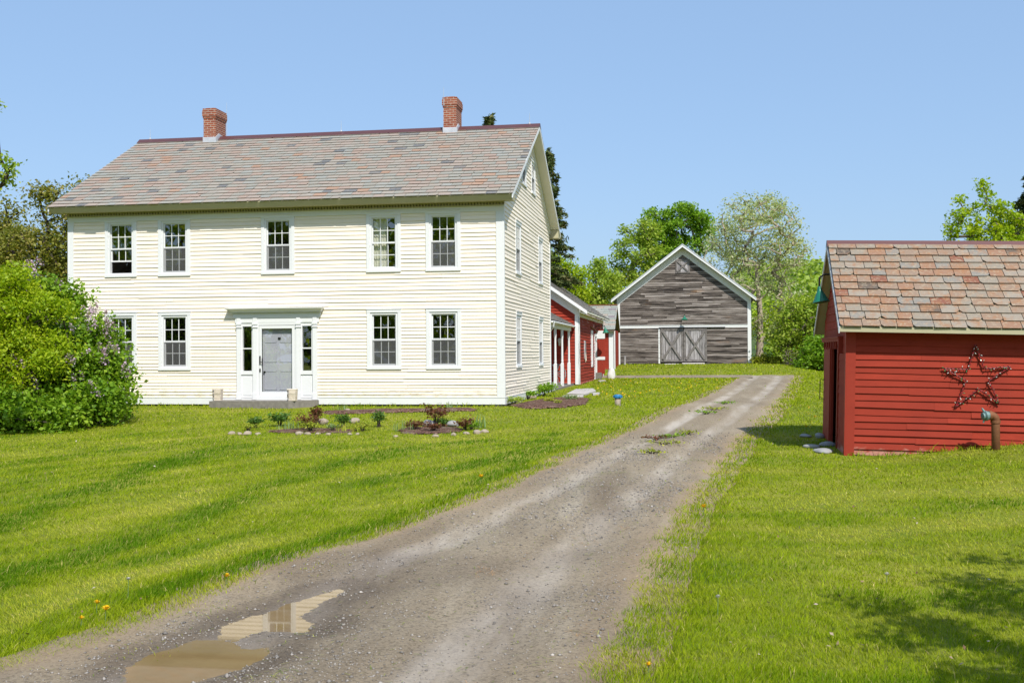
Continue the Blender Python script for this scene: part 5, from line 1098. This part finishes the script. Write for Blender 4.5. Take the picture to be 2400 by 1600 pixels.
# dandelions: near ones singly, the far specks as one
def dandelion(u, v, label, h=.07, r=.022, mat='yellow'):
    x, y = hit(u, v); z = ztf(x, y); root = empty('dandelion', (x, y, z), label, 'dandelion', 'dandelions in the near grass')
    m = MB(); m.tube([(x, y, z), (x+.004, y, z+h)], .0035, 5); m.build('stem', MAT['L_blade'], root)
    m = MB(); rg = random.Random(u)
    for k in range(26):
        t = rg.uniform(0, 2*PI); e = rg.uniform(.1, 1.2); d = Vector((math.cos(t)*math.sin(e), math.sin(t)*math.sin(e), math.cos(e))); s = d.cross(Vector((.1, .2, 1))).normalized()*r*.2; c = Vector((x+.004, y, z+h)); m.face([c-s*.3, c+s*.3, c+d*r+s, c+d*r-s])
    m.build('flower_head', MAT[mat], root)
for u, v, lb, h, r, mt in [(1648, 1208, 'yellow dandelion alone beside the right edge of the drive', .10, .05, 'yellow'), (247, 1458, 'largest yellow dandelion at the left edge of the drive', .10, .045, 'yellow'), (226, 1440, 'yellow dandelion just behind the largest one', .09, .035, 'yellow'), (190, 1470, 'small yellow dandelion left of the largest one', .07, .03, 'yellow'), (530, 1372, 'yellow dandelion on the drive edge above the puddle', .08, .04, 'yellow'), (1127, 1134, 'orange-yellow dandelion on the middle of the left drive edge', .10, .05, 'yellow'), (1519, 1588, 'yellow dandelion at the bottom edge right of the drive', .08, .03, 'yellow'), (1682, 1446, 'whitish dandelion seed head on a bent stalk in the right lawn', .16, .03, 'puff'), (300, 1405, 'whitish dandelion seed head near the left drive edge', .18, .028, 'puff'), (2078, 1374, 'pinkish white seed head in the shaded right lawn', .10, .03, 'puff')]: dandelion(u, v, lb, h, r, mt)
fx = []
for _ in range(90):
    u, v = (random.uniform(1400, 1690), random.uniform(888, 935)) if random.random() < .9 else (random.uniform(1880, 1925), random.uniform(920, 1010))
    x, y = hit(u, v)
    if float(drive_in(np.array(x), np.array(y))) < -.2: fx.append((x, y, ztf(x, y)+.09))
v, f = quads_at(np.repeat(np.array(fx), 5, 0)+rng.normal(size=(len(fx)*5, 3))*.015, .038, .8, 1.); o = np_mesh('dandelion_specks', v, f, MAT['yellow']); tag(o, 'scattered yellow dandelions in the lawn before the barn', 'dandelions', None, 'stuff')

# ------------------------------------------------------------------ grass
def line_w(pix): return np.array([hit(*p) for p in pix])
bands = [(line_w([(-60, 1245), (0, 1225), (119, 1190), (277, 1130), (435, 1071), (560, 1045)]), .42, 1.), (line_w([(-80, 1385), (0, 1360), (158, 1320), (316, 1265), (474, 1213), (633, 1138), (791, 1091), (950, 1055)]), .40, 1.1),
         (line_w([(320, 1325), (450, 1290), (640, 1235), (800, 1155), (960, 1100)]), .30, .7), (line_w([(380, 1390), (474, 1356), (630, 1302), (791, 1249), (940, 1205), (1077, 1158), (1195, 1095), (1314, 1035)]), .26, .9),
         (line_w([(880, 1160), (1037, 1110), (1176, 1071), (1294, 1020)]), .3, .8), (line_w([(-60, 1500), (0, 1482), (119, 1427), (277, 1360), (435, 1320), (593, 1265)]), .16, -1.3), (line_w([(100, 1262), (300, 1225), (500, 1150)]), .35, -.6), (line_w([(600, 1065), (800, 1048), (1000, 1042), (1180, 1036)]), .35, .8),
         (line_w([(1900, 1180), (2100, 1155), (2450, 1140)]), .5, -.9), (line_w([(1950, 1265), (2200, 1235), (2450, 1215)]), .35, -1.0), (line_w([(2000, 1300), (2200, 1290), (2450, 1270)]), .25, -.8), (line_w([(1980, 1215), (2200, 1195), (2450, 1180)]), .25, .5)]
def pl_d(L, x, y):
    d = np.full(x.shape, 1e9)
    for a, b in zip(L[:-1], L[1:]):
        e = b-a; t = np.clip(((x-a[0])*e[0]+(y-a[1])*e[1])/(e@e), 0, 1); d = np.minimum(d, np.hypot(x-a[0]-t*e[0], y-a[1]-t*e[1]))
    return d
def tone(x, y):
    s = .24*wob(x, y, .55, 31)+.26*wob(x, y, 1.9, 32)+.22*wob(x, y, 6., 33)
    for L, w_, k in bands: s = s+k*.95*np.exp(-(pl_d(L, x, y)/w_)**2.6)
    e = np.array([[-9.6, 13.8], [-6.0, 20.5]]); d = (e[1]-e[0])/np.hypot(*(e[1]-e[0])); a = x*d[0]+y*d[1]; b = -x*d[1]+y*d[0]+.012*(a-10)**2
    fine = np.where(x < xl(y)+1, wob(a*.16, b*2.1, 1.3, 71)*.5+wob(a*.3, b*5., 1.3, 72)*.22, wob(x*.35, y*2.2, 1.5, 73)*.42)
    return s+1.5*fine*sstep(32, 22, y)
def grass():
    Vs, Fs, Cs, nv = [], [], [], 0
    for y0, y1, dens, wd, ht in ((6.2, 8, 6000, .0045, .050), (8, 10.5, 4600, .005, .047), (10.5, 14, 2700, .0065, .044), (14, 19, 1400, .009, .043), (19, 26, 680, .0125, .043), (26, 36, 260, .020, .048), (36, 50, 110, .031, .055), (50, 76, 50, .05, .07)):
        xa, xb = -.70*y1-1.5, .30*y1+1.5; n = int((xb-xa)*(y1-y0)*dens); x = rng.uniform(xa, xb, n); y = rng.uniform(y0, y1, n)
        ok = (x > -.70*y-1.5) & (x < .30*y+1.5); di = drive_in(x, y)
        ok &= (di < -.13+rng.exponential(.10, n)*(.8+1.2*wob(x, y, 1.7, 61))+.06*wob(x, y, 7., 62)) | ((np.abs(di-np.maximum(1., (xr(y)-xl(y))/2)) < .34) & (rng.uniform(size=n) < .16*sstep(-.3, .7, wob(x, y, .9, 41))) & (y > 11) & (y < 50))
        ok &= ~((x > XL-.05) & (x < XR+.05) & (y > Y0-.06) & (y < YB)) & ~((x > -14) & (x < EX+.06) & (y > 40) & (y < EYB)) & ~((x > -13.65) & (x < -10.65) & (y > 29.7) & (y < 30.6))
        ok &= ~((x > SX-.02) & (y > SY-.03) & (y < SY+SD)) & ~((x > -14) & (x < BX1+.02) & (y > 67.9) & (y < 90) & ~((x > CX) & (y < BY-.1)))
        for b_ in beds: ok &= (poly_sd(b_, x, y)+.1*wob(x, y, 6., 22) > rng.exponential(.05, n)-.02) | (rng.uniform(size=n) < .22)
        ok &= ~((np.hypot(x-(-15.6), (y-25.2)*.9) < 1.5))
        ok &= rng.uniform(size=n) < .82+.3*wob(x, y, 3.3, 35)-.25*np.exp(-(np.minimum(di, 0)/.22)**2)
        x, y, di = x[ok], y[ok], di[ok]; n = len(x); z = zt(x, y)
        s = tone(x, y); edge = np.exp(-(np.maximum(0, -di)/.35)**2)
        h = ht*rng.uniform(.55, 1.25, n)*(1+.25*np.clip(s, -1, 1)+.18*wob(x, y, 5., 36))*np.where(di > 0, .6, 1); h = h*np.where(((np.abs(y-SY) < .22) & (x > SX)) | ((Y0-y < .3) & (Y0-y > 0) & (x < XR)) | ((np.hypot(x-wx, y-wy) < .25)), rng.uniform(1., 2.6, n), 1.); tall = rng.uniform(size=n) < .012; h = np.where(tall & (y < 26), h*1.9, h)
        t = rng.uniform(0, 2*PI, n); le = h*rng.uniform(.25, 1.0, n); lx = np.cos(t)*le+h*.35*np.sign(s)*.6; ly = np.sin(t)*le+h*.22*np.sign(s)
        w_ = wd*rng.uniform(.7, 1.3, n); q = rng.uniform(0, 2*PI, n); sx_, sy_ = np.cos(q)*w_*.5, np.sin(q)*w_*.5
        B = np.stack([x, y, z-.01], 1); S = np.stack([sx_, sy_, np.zeros(n)], 1); Mx = B+np.stack([lx*.35, ly*.35, h*.6], 1); Tp = B+np.stack([lx, ly, h], 1)
        V = np.stack([B-S, B+S, Mx+S*.85, Mx-S*.85, Tp+S*.15, Tp-S*.15], 1).reshape(-1, 3)
        i0 = np.arange(n)*6+nv; F = np.stack([np.stack([i0, i0+1, i0+2, i0+3], 1), np.stack([i0+3, i0+2, i0+4, i0+5], 1)], 1).reshape(-1, 4)
        k = np.clip(.47+.56*s+.12*rng.normal(size=n), 0, 1)[:, None]
        blade_dark, mid_, pale = np.array([.085, .19, .002]), np.array([.265, .345, .006]), np.array([.49, .50, .06])
        c = np.where(k > .5, mid_+(blade_dark-mid_)*(k-.5)*2, pale+(mid_-pale)*k*2)  # stripes: light off leaning blades put into colour, mixed with real greenness and straw
        straw = rng.uniform(size=n) < .02+.05*edge+.14*np.clip(-s-.25, 0, 1); c = np.where(straw[:, None], np.array([.60, .50, .20])*rng.uniform(.7, 1.1, n)[:, None], c)
        c = c*rng.uniform(.82, 1.18, n)[:, None]
        C = np.ones((n, 6, 4)); C[:, :, :3] = c[:, None, :]
        Vs.append(V); Fs.append(F); Cs.append(C.reshape(-1, 4)); nv += 6*n
    return np.vstack(Vs), np.vstack(Fs), np.vstack(Cs)
gm = NT('grass_blade'); ga = gm.attr('col').outputs['Color']; gp = gm.n('BsdfPrincipled', None, Base_Color=ga, Roughness=.6); gp.inputs['Specular IOR Level'].default_value = .08
gt = gm.n('BsdfTranslucent', None, Color=gm.mix(1., ga, (1., 1., .55), 'MULTIPLY')); GRASS = gm.done(gm.n('MixShader', None, _0=.35, _1=gp.outputs[0], _2=gt.outputs[0]))
v, f, c = grass(); print('grass blades', len(v)//6)
o = np_mesh('grass', v, f, GRASS, col=c); tag(o, 'mown green lawn grass on both sides of the gravel drive', 'grass', None, 'stuff')

# pebbles, clippings and needles lying on the drive
def scatter_drive(n, y0, y1, cond):
    y = np.exp(rng.uniform(math.log(y0), math.log(y1), n)); a, b = xl(y), xr(y); x = a+(b-a)*rng.uniform(.0, 1, n); ok = cond(x, y) & (drive_in(x, y) > .02) & (pud_sd(x, y) > .0); return x[ok], y[ok]
x, y = scatter_drive(30000, 6, 24, lambda x, y: rng.uniform(size=len(x)) < .25+.75*sstep(-.2, .6, wob(x, y, 1.1, 51)))
n = len(x); r = rng.gamma(2., .0024, n)+.0025; r *= 1+.03*(y-6); z = zdrive(x, y)
oct_ = np.array([[1, 0, 0], [0, 1, 0], [-1, 0, 0], [0, -1, 0], [0, 0, 1], [0, 0, -1]], float); q = rng.uniform(.55, 1.2, (n, 6, 1))
t = rng.uniform(0, 2*PI, n); R2 = np.stack([np.stack([np.cos(t), -np.sin(t), 0*t], 1), np.stack([np.sin(t), np.cos(t), 0*t], 1), np.stack([0*t, 0*t, 0*t+.7], 1)], 1)
V = np.einsum('nij,nkj->nki', R2, oct_[None]*q)*r[:, None, None]+np.stack([x, y, z+r*.25], 1)[:, None]
tri = np.array([[0, 1, 4], [1, 2, 4], [2, 3, 4], [3, 0, 4], [1, 0, 5], [2, 1, 5], [3, 2, 5], [0, 3, 5]]); F = (np.arange(n)[:, None, None]*6+tri[None]).reshape(-1, 3)
gc = rng.uniform(.12, .32, n); gc = np.where(rng.uniform(size=n) < .02, .42, gc); C = np.ones((n, 6, 4)); C[:, :, :3] = (gc[:, None]*np.array([1.06, .97, .89]))[:, None, :]
pm = NT('pebble'); PEB = pm.pbr(pm.attr('col').outputs['Color'], .85, None, .25)
o = np_mesh('pebbles', V.reshape(-1, 3), F, PEB, col=C.reshape(-1, 4)); tag(o, 'loose pebbles strewn over the gravel drive', 'gravel', None, 'stuff')
def litter(name, n, cond, cols, L, wd, label, y1=24):
    x, y = scatter_drive(n, 6, y1, cond); n = len(x); t = rng.uniform(0, 2*PI, n); l = L*rng.uniform(.4, 1.3, n)*(1+.02*(y-6)); z = zdrive(x, y)+.008; d = np.stack([np.cos(t)*l/2, np.sin(t)*l/2, rng.uniform(-.004, .008, n)], 1); s = np.stack([-np.sin(t), np.cos(t), 0*t], 1)*(wd*(1+.06*(y-6)))[:, None]/2
    P = np.stack([x, y, z], 1); V = np.stack([P-d-s, P+d-s*.6, P+d+s*.6, P-d+s], 1).reshape(-1, 3); c = np.array(cols)[rng.integers(0, len(cols), n)]*rng.uniform(.7, 1.2, n)[:, None]; C = np.ones((n, 4, 4)); C[:, :, :3] = c[:, None]
    o = np_mesh(name, V, np.arange(4*n).reshape(n, 4), PEB, col=C.reshape(-1, 4)); tag(o, label, 'litter', None, 'stuff')
litter('grass_clippings', 42000, lambda x, y: rng.uniform(size=len(x)) < .03+.5*sstep(.35, .9, wob(x, y, 2.4, 55))*sstep(-.2, .5, wob(x, y, .5, 56)), [(.22, .24, .05), (.30, .29, .09), (.15, .20, .03)], .05, .005, 'dry green grass clippings lying on the drive')
litter('pine_needles', 30000, lambda x, y: (rng.uniform(size=len(x)) < sstep(.45, .95, wob(x, y, 2.2, 58))*.6) & (x > (xl(y)*.45+xr(y)*.55)), [(.42, .22, .08), (.36, .22, .11)], .05, .003, 'orange-brown needles on the right side of the drive', 16)

# ------------------------------------------------------------------ light
SUN_AZ, SUN_EL = rad(29), rad(48.5)      # azimuth from the house front (-y) towards +x
sd3 = Vector((math.sin(SUN_AZ)*math.cos(SUN_EL), -math.cos(SUN_AZ)*math.cos(SUN_EL), math.sin(SUN_EL)))
sun = bpy.data.objects.new('sun', bpy.data.lights.new('sun', 'SUN')); COL.objects.link(sun)
sun.data.energy = 4.0; sun.data.angle = rad(.53); sun.data.color = (1, .95, .86); sun.rotation_euler = sd3.to_track_quat('Z', 'Y').to_euler(); sun.location = (20, -20, 40)
w = bpy.data.worlds.new('World'); scn.world = w; w.use_nodes = True; nt = w.node_tree
sky = nt.nodes.new('ShaderNodeTexSky'); sky.sky_type = 'NISHITA'; sky.sun_disc = False; sky.sun_elevation = SUN_EL; sky.sun_rotation = PI-SUN_AZ
sky.air_density = 1; sky.dust_density = 1.6; sky.ozone_density = 3; sky.altitude = 0
bg = nt.nodes['Background']; mx = nt.nodes.new('ShaderNodeMix'); mx.data_type = 'RGBA'; mx.inputs[0].default_value = .6; nt.links.new(sky.outputs[0], mx.inputs[6]); mx.inputs[7].default_value = (2.05, 3.2, 5.0, 1); nt.links.new(mx.outputs[2], bg.inputs[0]); bg.inputs[1].default_value = .13
vs = scn.view_settings; vs.view_transform = 'Standard'; vs.look = 'None'; vs.exposure = .42; vs.gamma = 1; vs.use_curve_mapping = False
scn.cycles.max_bounces = 6; scn.cycles.diffuse_bounces = 3; scn.cycles.transparent_max_bounces = 12; scn.cycles.caustics_reflective = False; scn.cycles.caustics_refractive = False
scn.cycles.use_denoising = True
